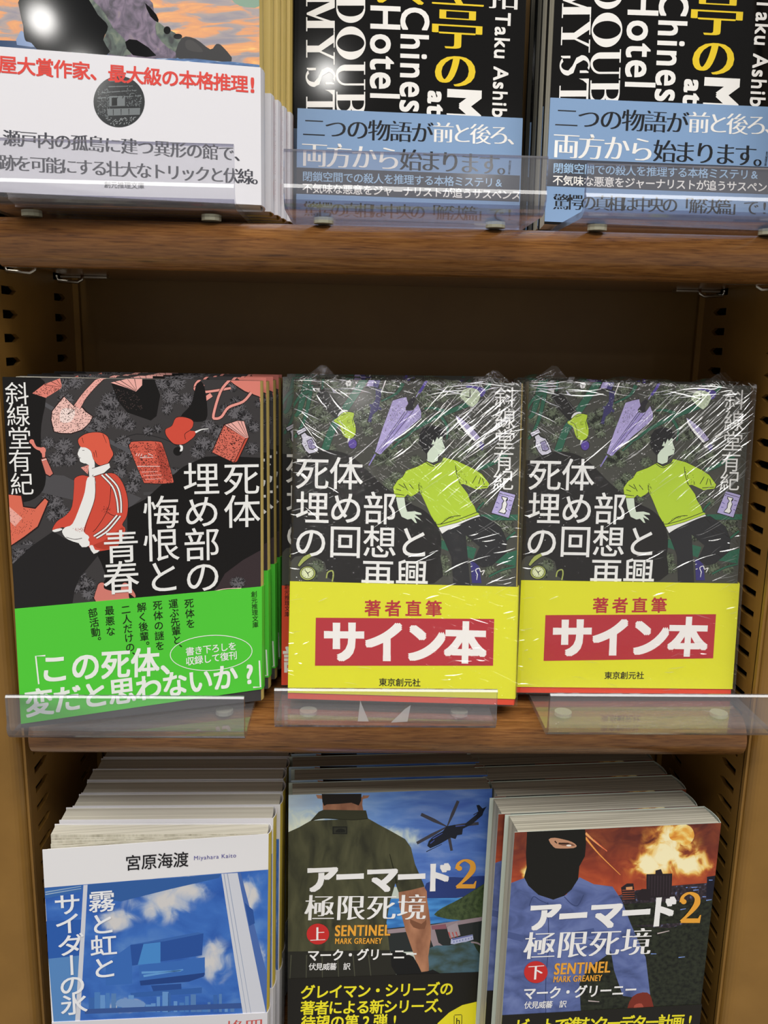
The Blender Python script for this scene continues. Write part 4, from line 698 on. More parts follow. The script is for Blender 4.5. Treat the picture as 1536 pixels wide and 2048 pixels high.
def art_soldier_cover(c):
    c.view(.32552, 540, 1480); c.sel('cover_illustration', .0005)
    sky = noise_mat('print_evening_sky', [(.3, '#4468b4'), (.5, '#6f9ad8'), (.7, '#a8c6ea')], (1.5, 6, 1), 2.2, 5, distort=.4, grad=(0, [(.1, '#d8e2d8'), (.4, '#a2c4e6'), (.75, '#5c86d4'), (1., '#3f60b8')], .6), cores=[(.15, .52, .28, .16), (.75, .42, .25, .08)], core=[(0, '#9dbcd8'), (1, '#e4ead8')])
    c.poly(sky, [(90, 260), (1450, 260), (1450, 900), (90, 900)])
    c.poly(ink('#2d3f7c'), [(960, 880), (1080, 842), (1180, 845), (1280, 835), (1400, 842), (1400, 900), (1200, 962), (1000, 985), (940, 980)], 2)
    c.poly(noise_mat('print_lake', [(.35, '#2f6cb4'), (.6, '#4d94d8')], (2, 9, 1), 3, 4), [(700, 975), (1150, 970), (1350, 950), (1350, 1120), (700, 1190)])
    hill = noise_mat('print_wooded_hill', [(.3, '#26351f'), (.6, '#4c5c38')], (9, 9, 1), 4, 5); c.poly(hill, [(1008, 1072), (1060, 1030), (1130, 995), (1220, 945), (1310, 890), (1400, 860), (1400, 1100), (1150, 1105), (1060, 1092)], 2)
    c.poly(ink('#2c3030'), [(700, 1160), (1400, 1090), (1400, 1300), (700, 1300)])
    cn = ink('#9b8a90'); c.poly(cn, [(715, 1165), (860, 1150), (1000, 1135), (1330, 1082), (1332, 1106), (1160, 1135), (980, 1165), (720, 1190)]); c.poly(cn, [(980, 1160), (1010, 1155), (1035, 1245), (1060, 1262), (1005, 1275), (985, 1220)]); c.poly(ink('#a89aa0'), [(1085, 1150), (1150, 1120), (1170, 1200), (1105, 1218)]); c.lines(ink('#c05650'), [(1098, 1180, 1112, 1222), (1120, 1180, 1132, 1215), (1142, 1178, 1152, 1208)], 8)
    c.poly(ink('#8c5a66'), [(990, 1140), (1080, 1130), (1085, 1160), (995, 1165)]); c.poly(ink('#b9bede'), [(1112, 1222), (1245, 1194), (1250, 1226), (1150, 1256), (1110, 1252)]); c.lines(ink('#5a62a8'), [(1120, 1226, 1245, 1198)], 8); c.lines(ink('#5a62a8'), [(1130+i*18, 1236-i*4, 1130+i*18, 1246-i*4) for i in range(7)], 5)
    c.poly(noise_mat('print_river', [(.35, '#3b4a40'), (.6, '#4c6a78')], (3, 6, 1), 3, 4), [(960, 1285), (1100, 1262), (1250, 1235), (1330, 1300), (1350, 1500), (940, 1500)], 2); c.poly(ink('#2f3a2a'), [(1245, 1240), (1290, 1238), (1350, 1290), (1350, 1360), (1300, 1330)], 2); c.rib(cn, [(1235, 1242), (1280, 1250), (1330, 1290)], 10)
    # helicopter
    hk = ink('#20232e'); ro = ink('#43414a')
    for x, y, w in ((928, 456, 22), (1156, 374, 20), (902, 634, 20), (1282, 512, 20), (1116, 680, 18)): c.rib(ro, [(1088, 532), ((1088+x)/2, (532+y)/2), (x, y)], [6, w, w-2], 0)
    c.poly(hk, [(966, 650), (975, 622), (1000, 595), (1062, 560), (1085, 530), (1135, 520), (1150, 530), (1195, 518), (1210, 505), (1265, 460), (1280, 440), (1268, 400), (1285, 398), (1305, 420), (1330, 410), (1312, 440), (1305, 462), (1240, 518), (1185, 545), (1180, 580), (1150, 585), (1140, 608), (1110, 600), (1040, 640), (985, 665)]); c.lines(ink('#4a5fb0'), [(1000, 606, 1060, 572), (1140, 530, 1200, 524), (985, 635, 1010, 615)], 6); c.lines(hk, [(960, 686, 1056, 640), (1250, 460, 1330, 410)], 5)
    # man seen from behind
    sk = noise_mat('print_skin', [(.3, '#8a5a42'), (.7, '#b98262')], (4, 2, 1), 3, 3); pol = noise_mat('print_olive_polo', [(.3, '#2e2e20'), (.5, '#45452f'), (.7, '#55543a')], (6, 2.2, 1), 2, 5, distort=.6)
    c.poly(sk, [(282, 336), (330, 340), (335, 390), (330, 440), (575, 440), (565, 390), (570, 340), (612, 340), (600, 356), (570, 362), (560, 440), (330, 440), (322, 362), (292, 358)]); c.poly(sk, [(322, 350), (568, 350), (566, 445), (326, 445)]); c.poly(ink('#1f1813'), [(318, 330), (562, 330), (560, 372), (545, 402), (500, 385), (420, 392), (350, 395), (332, 404), (322, 380)])
    arm = [(790, 930), (945, 900), (965, 980), (985, 1120), (988, 1220), (972, 1330), (975, 1425), (922, 1428), (885, 1320), (850, 1220), (820, 1120)]
    c.poly(sk, arm, 2); c.poly(ink('#7d523c'), [(860, 1100), (930, 1130), (960, 1100), (950, 1160), (880, 1150)], 2)
    c.poly(pol, [(100, 566), (180, 535), (250, 495), (600, 480), (670, 520), (745, 560), (830, 608), (866, 660), (890, 760), (950, 900), (870, 920), (790, 935), (770, 880), (735, 1000), (715, 1120), (735, 1290), (790, 1500), (90, 1500)])
    c.poly(ink('#3b3b29'), [(250, 495), (300, 440), (330, 428), (590, 432), (602, 482), (500, 490), (330, 478)]); c.rib(ink('#2a2a1c'), [(252, 496), (330, 480), (500, 490), (602, 482)], 5); c.rib(ink('#2c2c1e'), [(735, 700), (760, 800), (778, 880)], [4, 8, 14]); c.poly(ink('#22231c'), [(384, 530), (475, 530), (475, 578), (384, 578)]); c.poly(ink('#33342a'), [(392, 538), (467, 538), (467, 571), (392, 571)]); c.poly(ink('#1f201a'), [(402, 566), (420, 545), (455, 548), (460, 566)], 2)
    c.poly(ink('#2b2a24'), [(90, 1300), (735, 1290), (790, 1500), (90, 1500)]); c.lines(ink('#4a4a3c'), [(130+i*95, 1320, 122+i*100, 1470) for i in range(6)], 8); c.poly(ink('#1b1b1b'), [(740, 1300), (880, 1330), (930, 1425), (1000, 1410), (1050, 1460), (800, 1480)], 2)
    c.sel('title_lettering', .0028)
    armored(c, [('ア', (318, 850), 1.08, .9), ('ー', (492, 838), .98, 1.0), ('マ', (688, 852), 1.06, .9), ('ー', (870, 838), .98, 1.0), ('ド', (1030, 838), .98, .98)], ((306, 1028), (872, 1024)), (1202, 822, 176, 132), (294, 1190, 69), '上', ((400, 1202), (734, 1198), 68), ((400, 1250), (686, 1248), 36), ((266, 1320), (868, 1312), 78), ((260, 1390), (472, 1388), 48), 196, 192, 0)
    c.sel('band_lettering', .0048, True); y = ink('#efe32c')
    c.chars(y, 'グレイマン・シリーズの', (232, 1545), (1084, 1524), 90, .02); c.chars(y, '著者による新シリーズ、', (232, 1642), (1072, 1628), 90, .02); c.chars(y, '待望の第2弾!', (236, 1732), (766, 1720), 90, .02)
    c.poly(y, [(1000, 1800), (1030, 1735), (1100, 1670), (1180, 1625), (1302, 1596), (1296, 1900), (960, 1900)]); c.rib(ink('#26241c'), [(1132, 1686), (1174, 1684), (1178, 1690), (1176, 1760), (1130, 1762), (1130, 1690)], 4, 0); c.chars(ink('#26241c'), 'h', (1154, 1722), (1154, 1722), 56, .01)

def art_masked_cover(c):
    c.view(.36849, 970, 1480); c.sel('cover_illustration', .0005)
    fire = noise_mat('print_burning_sky', [(.25, '#3c1d18'), (.42, '#6e3022'), (.58, '#9c4a2a'), (.75, '#bb6636')], (2.2, 3.2, 1), 2.6, 8, distort=1.2, grad=(1, [(.2, '#d8582e'), (.30, '#b8482a'), (.5, '#5c2620')], .5), cores=[(1.07, .44, .20, .22), (1.18, .36, .22, .12), (.95, .36, .16, .10), (.2, .29, .07, .09)], core=[(0, '#d0672e'), (.3, '#e8963e'), (.55, '#f6cd70'), (.85, '#fff3c4')])
    cloud = noise_mat('print_fireball', [(.3, '#e08c34'), (.45, '#f3b64e'), (.6, '#fbe08a'), (.75, '#fff3c8')], (6, 6, 1), 2, 6, distort=1.4)
    c.poly(fire, [(80, 400), (1400, 380), (1400, 900), (80, 900)])
    c.poly(cloud, [(1040, 550), (1010, 540), (998, 510), (1030, 470), (1075, 455), (1120, 475), (1136, 520), (1115, 560), (1080, 575)], 3) if True else c.poly(cloud, [(990, 600), (1010, 560), (995, 510), (1030, 470), (1075, 455), (1120, 475), (1138, 520), (1125, 560), (1160, 600), (1230, 610), (1270, 640), (1200, 680), (1100, 690), (1020, 660)], 3)
    c.rib(ink('#f0a868'), [(545, 505), (600, 555), (662, 602)], [14, 7, 4]); c.rib(ink('#f0a050'), [(545, 530), (620, 620), (735, 732)], [12, 6, 3]); c.rib(ink('#e86a48'), [(590, 540), (662, 604)], 4)
    dk = noise_mat('print_night_trees', [(.35, '#12150f'), (.6, '#2b3022')], (8, 12, 1), 4, 6); city = noise_mat('print_city_dusk', [(.35, '#1c1a24'), (.6, '#3c3036'), (.74, '#6a7aa8')], (14, 14, 1), 4, 4)
    c.poly(city, [(700, 850), (820, 815), (1020, 790), (1280, 770), (1280, 1010), (700, 1040)]); c.poly(dk, [(480, 1030), (800, 1010), (1000, 1020), (1300, 960), (1300, 1600), (480, 1600)]); c.poly(dk, [(740, 890), (1280, 860), (1280, 980), (740, 1010)])
    bd = ink('#2a2226'); b3 = ink('#3a2f36')
    c.poly(bd, [(876, 728), (1016, 724), (1012, 850), (876, 858)]); c.poly(bd, [(925, 708), (955, 700), (965, 726), (925, 728)]); c.lines(b3, [(890+i*16, 735, 888+i*16, 845) for i in range(8)], 6); c.poly(bd, [(826, 830), (850, 808), (900, 808), (896, 870), (826, 870)]); c.poly(bd, [(738, 800), (770, 778), (805, 778), (820, 878), (748, 870)]); c.lines(ink('#a8553c'), [(745, 815+i*12, 812, 812+i*12) for i in range(5)], 4); c.poly(ink('#d99a6a'), [(765, 798), (800, 795), (800, 812), (765, 812)]); c.poly(ink('#1c1c2a'), [(1205, 742), (1255, 735), (1245, 860), (1200, 860)]); c.lines(ink('#7f9be0'), [(1215, 760, 1235, 760), (1120, 800, 1150, 798), (1130, 815, 1160, 812), (1090, 800, 1100, 800), (1060, 920, 1090, 915), (1180, 850, 1200, 850), (1200, 870, 1230, 866), (1050, 1180, 1085, 1176), (900, 1160, 930, 1160)], 5); c.lines(ink('#c9b8b8'), [(935, 1050, 1000, 1035), (560, 1415, 620, 1420)], 6)
    sh = noise_mat('print_blue_shirt', [(.3, '#43507e'), (.5, '#5c6ba2'), (.7, '#7180b4')], (3, 5, 1), 2, 5, distort=.8)
    c.poly(sh, [(90, 800), (140, 775), (215, 748), (290, 840), (370, 862), (440, 840), (512, 744), (590, 782), (692, 795), (742, 870), (792, 1000), (872, 1180), (896, 1382), (830, 1400), (748, 1388), (700, 1250), (684, 1150), (560, 1240), (512, 1320), (522, 1520), (60, 1520)])
    c.rib(ink('#3c4874'), [(340, 880), (345, 1100), (330, 1300), (330, 1500)], 5); c.rib(ink('#3c4874'), [(345, 890), (300, 870), (262, 850), (240, 900)], 5); c.rib(ink('#3c4874'), [(430, 850), (470, 890), (505, 896), (535, 840)], 5); c.rib(ink('#3c4874'), [(684, 1150), (620, 1100), (560, 1080)], 7); c.poly(ink('#4c5a8c'), [(105, 1040), (210, 1060), (205, 1095), (100, 1075)]); c.poly(ink('#4c5a8c'), [(480, 1040), (590, 1020), (600, 1060), (490, 1080)])
    c.poly(ink('#7c3024'), [(800, 1392), (880, 1370), (908, 1420), (905, 1490), (775, 1492)], 3); c.poly(ink('#b05040'), [(810, 1440), (850, 1430), (860, 1470), (815, 1480)], 3)
    c.poly(ink('#1c1b18'), [(230, 470), (545, 460), (548, 560), (542, 630), (512, 685), (505, 755), (470, 810), (430, 845), (370, 866), (290, 840), (235, 790), (212, 745), (226, 690), (222, 620)]); c.poly(ink('#c29072'), [(345, 540), (378, 530), (430, 540), (470, 552), (497, 572), (480, 586), (400, 588), (372, 580)], 2); c.poly(ink('#7a5240'), [(395, 560), (450, 556), (490, 574), (420, 572)], 2); c.lines(ink('#2a1c16'), [(400, 560, 455, 562), (378, 548, 390, 560)], 8); c.ell(ink('#f0e8e0'), 455, 572, 14, 5)
    c.sel('title_lettering', .0028)
    armored(c, [('ア', (322, 955), 1.04, .9), ('ー', (478, 952), .95, 1.0), ('マ', (655, 945), 1.04, .9), ('ー', (820, 934), .95, 1.0), ('ド', (962, 926), .95, .98)], ((298, 1112), (822, 1092)), (1112, 908, 165, 118), (275, 1257, 64), '下', ((374, 1270), (674, 1258), 62), ((370, 1312), (630, 1304), 34), ((240, 1372), (790, 1352), 72), ((232, 1436), (422, 1430), 43), 180, 178, 0)
    c.sel('band_lettering', .0048, True); y = ink('#efe32c'); c.chars(y, 'ビートで進むクーデター計画!', (200, 1548), (1110, 1520), 82, .02)

# ------------------------------------------------------------------ books
POSE = {
 'L': (.130, -.236, -1.352, .3173, .0312, -.0131), 'M': (1.2661, .0828, -1.3540, -.0585, .1758, .002), 'R': (2.3835, .178, -1.3566, .0044, .0932, -.006),
 'U': (1.2215, .245, -1.3545, .0001, .1758, .0069), 'bL': (.1125, -.099, -3.5066, .1496, -.0223, -.0166), 'bM': (1.2512, .1575, -3.491, .074, .096, -.0065),
 'bR': (2.3403, -.096, -3.492, .1153, .0351, -.023), 'tM': (1.278, .4781, .839, .0366, .1228, -.0104), 'tR': (2.4237, .3223, .876, .004, .1181, -.0155), 'tL': (.1296, -.1026, .8875, .1231, .1294, -.0056)}
def pose_matrix(p):
    x, y, z, yaw, lean, roll = p
    cy, sy = math.cos(yaw), math.sin(yaw); u = Vector((cy, sy, 0)); n = Vector((sy, -cy, 0)); v = math.cos(lean)*Vector((0, 0, 1))-math.sin(lean)*n
    cr, sr = math.cos(roll), math.sin(roll); u2 = cr*u+sr*v; v2 = -sr*u+cr*v; d = v2.cross(u2)
    M = Matrix(((u2.x, d.x, v2.x), (u2.y, d.y, v2.y), (u2.z, d.z, v2.z))).to_4x4(); M.translation = Vector((x, y, z))*S
    return M
def book(key, w, h, t, jacket, spine, label, group, band=None, band2=None, cover=None, open_=0, pages=PAPER, flare=0, fore=.006):
    root = empty('paperback_book', (0, 0, 0), label, 'book', group, pose_matrix(POSE[key]))
    a = math.radians(open_)
    def rt(x, y, f=1.): x -= w; A = a*f; return (w+x*math.cos(A)+y*math.sin(A), -x*math.sin(A)+y*math.cos(A))
    mb = MB(); prof = [rt(fore, .006), (w-.006, .007), rt(w-.004, t/2), rt(w-.006, t-.006), rt(fore, t-.006)]
    mb.prism(prof, .006, h-.003, 'z'); mb.build('page_block', [pages], root)
    if a:
        mb = MB()
        for f, dx in ((.12, .02), (.3, .03), (.45, .025), (.7, .02), (.86, .015)): mb.prism([rt(dx, 0, f), (w-.01, .003), (w-.01, .006), rt(dx, .004, f)], .006, h-.008, 'z')
        mb.build('loose_pages', [pages], root)
    def shell(off, mi, z0, z1, mats, name, parent, xl=0.):
        th = .0035; o = off
        out = [(xl, -o), (w+o, -o), rt(w+.010+o, t*.25), rt(w+.013+o, t*.5), rt(w+.010+o, t*.75), rt(w+o, t+o), rt(xl, t+o)]
        inn = [(xl, -o+th), (w-th+o, -o+th), rt(w+.010-th+o, t*.25), rt(w+.013-th+o, t*.5), rt(w+.010-th+o, t*.75), rt(w-th+o, t+o-th), rt(xl, t+o-th)]
        P = out+inn[::-1]; mb = MB()
        if isinstance(z0, tuple):
            f = lambda ab, p: ab[0]+(ab[1]-ab[0])*min(1, max(0, p[0]/w)); F = 7
            Z0 = [f(z0, p) if (i < 2 or i > 11) else z0[1] for i, p in enumerate(P)]; Z1 = [f(z1, p) if (i < 2 or i > 11) else z1[1] for i, p in enumerate(P)]
        else: Z0, Z1 = z0, z1
        mm = [0, 1, 1, 1, 1, 0, 0, 0, 0, 0, 0, 0, 0, 0]
        mb.prism(P, Z0, Z1, 'z', mm); return mb.build(name, mats, parent)
    jk = shell(0, 0, 0, h, [jacket, spine], 'jacket', root)
    bn = bn2 = None
    if band: bn = shell(.0042, 0, band[1], band[2], [band[0], band[0]], 'paper_band', root, band[3] if len(band) > 3 else 0)
    if band2: bn2 = shell(.0085, 0, band2[1], band2[2], [band2[0], band2[0]], 'signed_copy_band', root)
    if cover: cover.build(jk, bn2 or bn)
    return root
def behind(src, n, step, label, shifts=(), yaw=0., first=0.):
    """further copies of the same book standing one behind the other"""
    out = []
    m0 = src.matrix_basis.copy() if src.matrix_basis != Matrix() else src.matrix_world.copy()
    d = (m0.to_3x3() @ Vector((0, 1, 0))); cl = max(.5, math.hypot(d.x, d.y)); dh = Vector((d.x, d.y, 0)).normalized(); u = (m0.to_3x3() @ Vector((1, 0, 0))); uh = Vector((u.x, u.y, 0)).normalized()
    for i in range(n):
        c = copy_tree(src); s = shifts[i] if i < len(shifts) else (0, 0)
        c.matrix_world = Matrix.Translation((dh*(first+(i+1)*step)/cl + uh*s[0] + Vector((0, 0, s[1])))*S) @ m0
        c['label'] = label[i]; out.append(c)
    return out
def spine_text(root, txt, w, t, z0, z1, size, mat, name='spine_lettering'):
    """small vertical line of lettering on the spine"""
    V = []; F = []; n = len(txt)
    for i, ch in enumerate(txt):
        gv, gf = glyph(ch); zc = z0+(z1-z0)*i/max(1, n-1); b = len(V)
        V += [(w+.0215, t/2+(x-.5)*size, zc+(y-.38)*size) for x, y in gv]; F += [tuple(b+k for k in f) for f in gf]
    jk = [j for j in root.children if j.name.startswith('jacket')][0]
    return link_mesh(name, V, F, [mat], jk)
ORD = ['second', 'third', 'fourth', 'fifth', 'sixth', 'seventh', 'eighth']

# middle shelf, left: book in green band with its cover springing open, copies behind it
qL = [(38.0, 1463.8), (521.2, 1407.6), (519.4, 764.0), (-.4, 756.1)]
cv = Cover(qL, 1.06, 1.516); art_red_cover(cv)
GREEN = ink('#55d03c', .3)
zt0, zt1, zb0, zb1 = cv.H @ np.array([17.6, 1224, 1]), cv.H @ np.array([523, 1178, 1]), cv.H @ np.array([37, 1455, 1]), cv.H @ np.array([524, 1384, 1])
q = lambda v: float(v[1]/v[2])
gL = 'black-covered paperbacks with green bands'
bL_ = book('L', 1.06, 1.516, .085, ink('#403d3e'), CREAM, 'dark paperback with woman in red jacket and wide green band, cover springing open', gL, (GREEN, (q(zb0), q(zb1)), (q(zt0), q(zt1))), None, cv, 13.5)
# closed copies
POSE['L2'] = (.103, .128, -1.357, .08, .03, .0)
cv2 = Cover(qL, 1.06, 1.516); art_red_cover(cv2)
b2 = book('L2', 1.06, 1.50, .105, ink('#403d3e'), CREAM, 'dark paperback with green band, second in the left stack on the middle shelf', gL, (GREEN, .06, .60), None, cv2)
spine_text(b2, '死体埋め部の悔恨と青春', 1.06, .105, 1.38, .75, .055, ink('#1d1a14')); spine_text(b2, '死体の謎を解く', 1.06, .105, .52, .22, .05, ink('#1d2a18'))
behind(b2, 3, .117, ['dark paperback with green band, %s in the left stack on the middle shelf' % ORD[i+1] for i in range(3)], [(.03, 0), (.055, .004), (.07, .0)])
# middle shelf, centre and right: the signed copies in film
qM = [(575.7, 1398.1), (1026.2, 1410.9), (1043.7, 763.1), (588.4, 754.1)]
BW, BH = 1.074, 1.53
YEL = ink('#e4e32f', .28); REDB = ink('#e0482c', .3)
cg = Cover(qM, BW, BH); art_green_cover(cg); art_yellow_band(cg)
gM = 'signed paperbacks in shrink film with yellow bands'
bM_ = book('M', BW, BH, .115, ink('#3f3f3a'), CREAM, 'film-wrapped signed paperback with yellow band, at the centre of the middle shelf', gM, (REDB, .004, .50), (YEL, .034, .568), cg, fore=.006)
def film(root, w, h, t):
    R = random.Random(11); mb = MB(); nx, nz = 30, 44; b = .016
    def wob(i, j): return .0012*math.sin(i*.9+j*.37)+.0008*math.sin(j*.8-i*.5)+R.uniform(-.0005, .0005)
    base = 0
    for j in range(nz+1):
        for i in range(nx+1):
            x = -.005+(w+.024)*i/nx; z = .0+(h+.008)*j/nz
            if j == nz: z += .007*math.sin(i*.55)+.004
            mb.v.append((x, -b-.003+wob(i, j)*(.0 if i in (0, nx) else 1), z))
    for j in range(nz):
        for i in range(nx): k = j*(nx+1)+i; mb.f.append((k, k+1, k+nx+2, k+nx+1)); mb.m.append(0)
    B = len(mb.v)                      # sides, top and bottom gathered to the back
    for j in range(nz+1):
        for i in (0, nx): p = mb.v[j*(nx+1)+i]; mb.v.append((p[0], t+.008, p[2]))
    for j in range(nz):
        k = j*(nx+1); mb.f.append((k, k+nx+1, B+2*(j+1), B+2*j)); mb.m.append(0)
        k += nx; mb.f.append((k, k+nx+1, B+2*(j+1)+1, B+2*j+1)); mb.m.append(0)
    T = len(mb.v); top = nz*(nx+1)
    for i in range(nx+1): p = mb.v[top+i]; mb.v.append((p[0], t*.5, p[2]+.012+.008*math.sin(i*1.1)))
    for i in range(nx): mb.f.append((top+i, top+i+1, T+i+1, T+i)); mb.m.append(0)
    T2 = len(mb.v)
    for i in range(nx+1): p = mb.v[top+i]; mb.v.append((p[0], t+.008, p[2]))
    for i in range(nx): mb.f.append((T+i, T+i+1, T2+i+1, T2+i)); mb.m.append(0)
    for x0, pk in ((.07, .055), (w-.18, .045)):   # the welded ears standing up from the top seam
        v0 = len(mb.v); mb.v += [(x0-.03, t*.5, h+.012), (x0+.05, t*.45, h+.02+pk), (x0+.075, t*.5, h+.018+pk), (x0+.13, t*.5, h+.015), (x0+.05, t*.42, h+.014)]
        mb.f += [(v0, v0+1, v0+4), (v0+1, v0+2, v0+4), (v0+2, v0+3, v0+4)]; mb.m += [0]*3
    fo = mb.build('shrink_film', [FILM], root, True)
    # pulled creases: narrow folded strips of the film, each tipped a little differently so some catch the ceiling lights
    m2 = MB(); Q = random.Random(23)
    def crease(x, z, ang, L, wd, tilt):
        d = Vector((math.cos(ang), 0, math.sin(ang))); cdir = Vector((-math.sin(ang), 0, math.cos(ang)));
        if cdir.z < 0: cdir = -cdir
        c = (cdir*math.cos(tilt)+Vector((0, 1, 0))*math.sin(tilt))*wd; p0 = Vector((x, -b-.0075, z)); n = 4; bend = Q.uniform(-.06, .06)*L; k = len(m2.v)
        for i in range(n+1):
            t = i/n; m = p0+d*(L*(t-.5))+cdir*(bend*4*t*(1-t)); f = (.15+.85*math.sin(math.pi*min(1, t+.02)))*.5
            m2.v += [tuple(m-c*f), tuple(m+c*f)]
        for i in range(n): m2.f.append((k+2*i, k+2*i+1, k+2*i+3, k+2*i+2)); m2.m.append(0)
    for i in range(250):
        u = Q.random()
        if u < .46: x = w-abs(Q.gauss(0, .25))-.01; z = h-.04-abs(Q.gauss(0, .30)); ang = .30+.55*(1-(h-z)/.9*.2)*Q.uniform(.6, 1.1); L = Q.uniform(.03, .24)
        elif u < .60: x = Q.uniform(.02, w-.02); z = h-Q.uniform(.0, .07); ang = Q.uniform(-.25, .25); L = Q.uniform(.05, .22)
        elif u < .74: x = Q.uniform(.01, .26); z = h-abs(Q.gauss(0, .22))-.02; ang = Q.uniform(-.95, -.35); L = Q.uniform(.02, .15)
        elif u < .84: x = Q.uniform(.55, w-.02); z = h*.38+Q.gauss(.1, .09); ang = Q.uniform(.1, .55); L = Q.uniform(.03, .13)
        elif u < .94: x = Q.choice((Q.uniform(.0, .06), w-Q.uniform(0, .07))); z = Q.uniform(.03, h*.9); ang = Q.uniform(-.3, .5); L = Q.uniform(.02, .07)
        else: x = Q.uniform(.05, w-.05); z = Q.uniform(.03, h*.36); ang = Q.uniform(-.4, .5); L = Q.uniform(.03, .09)
        crease(min(max(x, L*.5), w+.01-L*.4), min(z, h-.005), ang, L, Q.uniform(.0028, .0068), math.radians(Q.uniform(17, 31)))
    cr = m2.build('film_crease', [FOLD], fo); cr['kind'] = 'stuff'
    return fo
film(bM_, BW, BH, .115)
bR_ = copy_tree(bM_); bR_.matrix_world = pose_matrix(POSE['R']); bR_['label'] = 'film-wrapped signed paperback with yellow band, at the right end of the middle shelf'
cu = Cover(qM, BW, BH); art_red_band(cu)
gU = 'black-covered paperbacks with red bands'
bU_ = book('U', BW, BH, .115, ink('#3f3f3a'), CREAM, 'dark paperback with red band, just behind the centre signed copy', gU, (REDB, .004, .50), None, cu)
for o in [o for o in bM_.children if o.name.startswith('jacket')][0].children:   # the same printed cover
    c = o.copy(); COL.objects.link(c); c.parent = [j for j in bU_.children if j.name.startswith('jacket')][0]
behind(bU_, 2, .127, ['dark red-banded paperback, third in the centre stack of the middle shelf', 'dark red-banded paperback, rearmost in the centre stack of the middle shelf'], [(.03, 0), (.0, .004)])
for i, (dx, dy) in enumerate(((-.015, .16), (.0, .29))):
    c = copy_tree(bU_); p = list(POSE['R']); p[0] += dx; p[1] += dy; p[4] = .0932; c.matrix_world = pose_matrix(p); c['label'] = 'dark paperback with red band, %s behind the right-hand signed copy' % ('first', 'second')[i]

# upper shelf
qtM = [(591.0, 470.5), (1035.0, 488.5), (1057.4, -168.), (600.3, -199.)]
cb = Cover(qtM, 1.062, 1.5); art_black_cover(cb)
BLUEB = ink('#7f9dc3', .3); BLKC = ink('#0f0e0e', .08)
gT = 'black paperbacks with blue bands'
bt = float((cb.H @ np.array([593, 227, 1]))[1]/(cb.H @ np.array([593, 227, 1]))[2]); bt2 = float((cb.H @ np.array([1044, 247, 1]))[1]/(cb.H @ np.array([1044, 247, 1]))[2])
btM = book('tM', 1.062, 1.5, .135, BLKC, BLKC, 'black paperback with blue band, front of the centre stack on the upper shelf', gT, (BLUEB, (.01, .01), (bt, bt2)), None, cb, pages=PAPERD)
def art_black_back(c):
    """the other face of the same double-fronted book"""
    c.view(.390625, 540, 0); c.sel('cover_illustration', .0005); g = ink('#c3c4c6')
    for P in ([(138, -600), (166, -600), (150, 300), (122, 300)], [(118, 545), (146, 545), (142, 640), (114, 640)], [(1312, -600), (1345, -600), (1330, 330), (1297, 330)], [(1290, 580), (1320, 580), (1316, 665), (1286, 665)]): c.poly(g, P)
POSE['tM2'] = (1.232, .633, .84, .0366, .1228, -.0104)
cb2 = Cover(qtM, 1.062, 1.5); art_black_back(cb2)
btM2 = book('tM2', 1.062, 1.5, .135, BLKC, BLKC, 'black paperback turned round, second in the centre stack on the upper shelf', gT, (BLUEB, .01, .50), None, cb2, pages=PAPERD)
behind(btM2, 2, .148, ['black paperback turned round, %s in the centre stack on the upper shelf' % ORD[i+1] for i in range(2)], [(.085, 0), (.06, 0)])
btR = copy_tree(btM); btR.matrix_world = pose_matrix(POSE['tR']); btR['label'] = 'black paperback with blue band, front of the right-hand stack on the upper shelf'
behind(btR, 3, .148, ['black paperback with blue band, %s in the right-hand stack on the upper shelf' % ORD[i] for i in range(3)], [(.0, 0), (.005, 0), (.0, 0)])
qtL = [(-7.0, 378.6), (520.3, 405.2), (516.4, -354.8), (-29.2, -420.1)]
ct = Cover(qtL, 1.04, 1.5); art_island_cover(ct)
WB = ink('#dedce1', .4)
vv = lambda x, y: (lambda r: float(r[1]/r[2]))(ct.H @ np.array([x, y, 1.]))
gI = 'white-banded paperbacks with cream spines'
btL = book('tL', 1.04, 1.5, .10, WHITE, CREAM, 'paperback with sea-cliff picture and white band, front left of the upper shelf', gI, (WB, (.0, .0), (vv(0, 88), vv(523, 130))), None, ct, 6)
POSE['tL2'] = (.15, .158, .879, .03, .1294, 0.)
ct2 = Cover(qtL, 1.04, 1.5)
btL2 = book('tL2', 1.035, 1.49, .085, CREAM, CREAM, 'white-banded cream-spined paperback, second in the left stack on the upper shelf', gI, (WB, .0, .50), None, None)
spine_text(btL2, '屋大賞作家の放つ傑作', 1.035, .085, .46, .08, .055, ink('#c9404a'))
behind(btL2, 3, .098, ['white-banded cream-spined paperback, %s in the left stack on the upper shelf' % ORD[i+1] for i in range(3)], [(.025, 0), (.045, 0), (.07, -.0)])

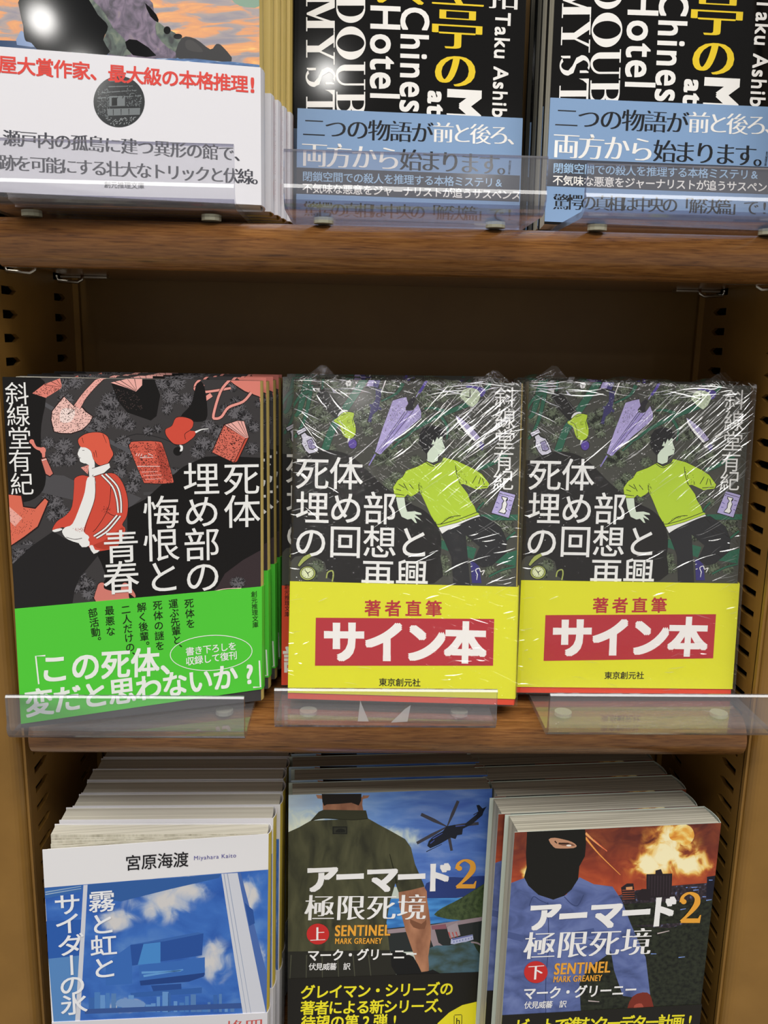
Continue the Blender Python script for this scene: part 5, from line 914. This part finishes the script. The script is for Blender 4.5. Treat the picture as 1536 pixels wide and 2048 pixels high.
# lower shelf
qbL = [(113.6, 2223.4), (531.4, 2171.2), (537.3, 1668.0), (84.7, 1699.8)]
cs = Cover(qbL, 1.045, 1.4904); art_sky_cover(cs)
vs = lambda C, x, y: (lambda r: float(r[1]/r[2]))(C.H @ np.array([x, y, 1.]))
gS = 'white-topped paperbacks with yellow spines'
bbL = book('bL', 1.045, 1.4904, .09, WHITE, YELLOW_SPINE, 'white and sky-blue paperback, front of the left stack on the lower shelf', gS, (WB, (.0, .0), (vs(cs, 108, 2043), vs(cs, 537, 2024))), None, cs, 6.5)
POSE['bL2'] = (.118, .130, -3.507, .036, -.01, -.012)
cs2 = Cover(qbL, 1.045, 1.4904); art_sky_cover(cs2)
bb2 = book('bL2', 1.05, 1.492, .115, WHITE, YELLOW_SPINE, 'white and sky-blue paperback, second in the left stack on the lower shelf', gS, (WB, .0, .50), None, cs2)
spine_text(bb2, '霧と虹とサイダーの氷', 1.05, .115, 1.2, .62, .05, ink('#2b281c')); spine_text(bb2, '青春推理の傑作', 1.05, .115, .46, .1, .055, ink('#26241f'))
behind(bb2, 6, .127, ['white and sky-blue paperback, %s in the left stack on the lower shelf' % ORD[i+1] for i in range(6)], [(.028, 0), (.035, .0), (.032, .004), (.045, 0), (.052, .003), (.06, 0)])
def photo_book(key, q, w, h, art, t, lab, grp, n, shifts, yb, spn):
    c = Cover(q, w, h); art(c)
    b = book(key, w, h, t, ink('#c6cfc4'), ink(spn), lab[0], grp, (ink('#211f1b', .25), (.0, .0), (vs(c, *yb[0]), vs(c, *yb[1]))), None, c, 0, PAPERD, fore=.02)
    behind(b, n, t+.0115, lab[1], shifts); return b
photo_book('bM', [(574.6, 2128.1), (967.9, 2102.5), (984.6, 1577.3), (577.1, 1589.9)], 1.0795, 1.5129, art_soldier_cover, .15,
           ('thick paperback with man in olive polo shirt and helicopter, front of the lower centre stack', ['thick paperback, %s in the lower centre stack behind the olive polo cover' % ORD[i] for i in range(4)]),
           'thick paperbacks of the lower centre stack', 4, [(.012, -.009), (.0, -.018), (.012, -.025), (.0, -.03)], ((575, 1957), (973, 1943)), '#7f93a8')
photo_book('bR', [(992.0, 2207.8), (1383.4, 2170.1), (1442.2, 1645.5), (1029.3, 1664.6)], 1.0773, 1.5115, art_masked_cover, .165,
           ('thick paperback with man in black balaclava and fiery sky, front of the lower right stack', ['thick paperback, %s in the lower right stack behind the balaclava cover' % ORD[i] for i in range(4)]),
           'thick paperbacks of the lower right stack', 4, [(-.03, -.008), (.0, -.016), (-.02, -.022), (-.02, -.028)], ((1003, 2030), (1400, 2008)), '#b9c4b6')
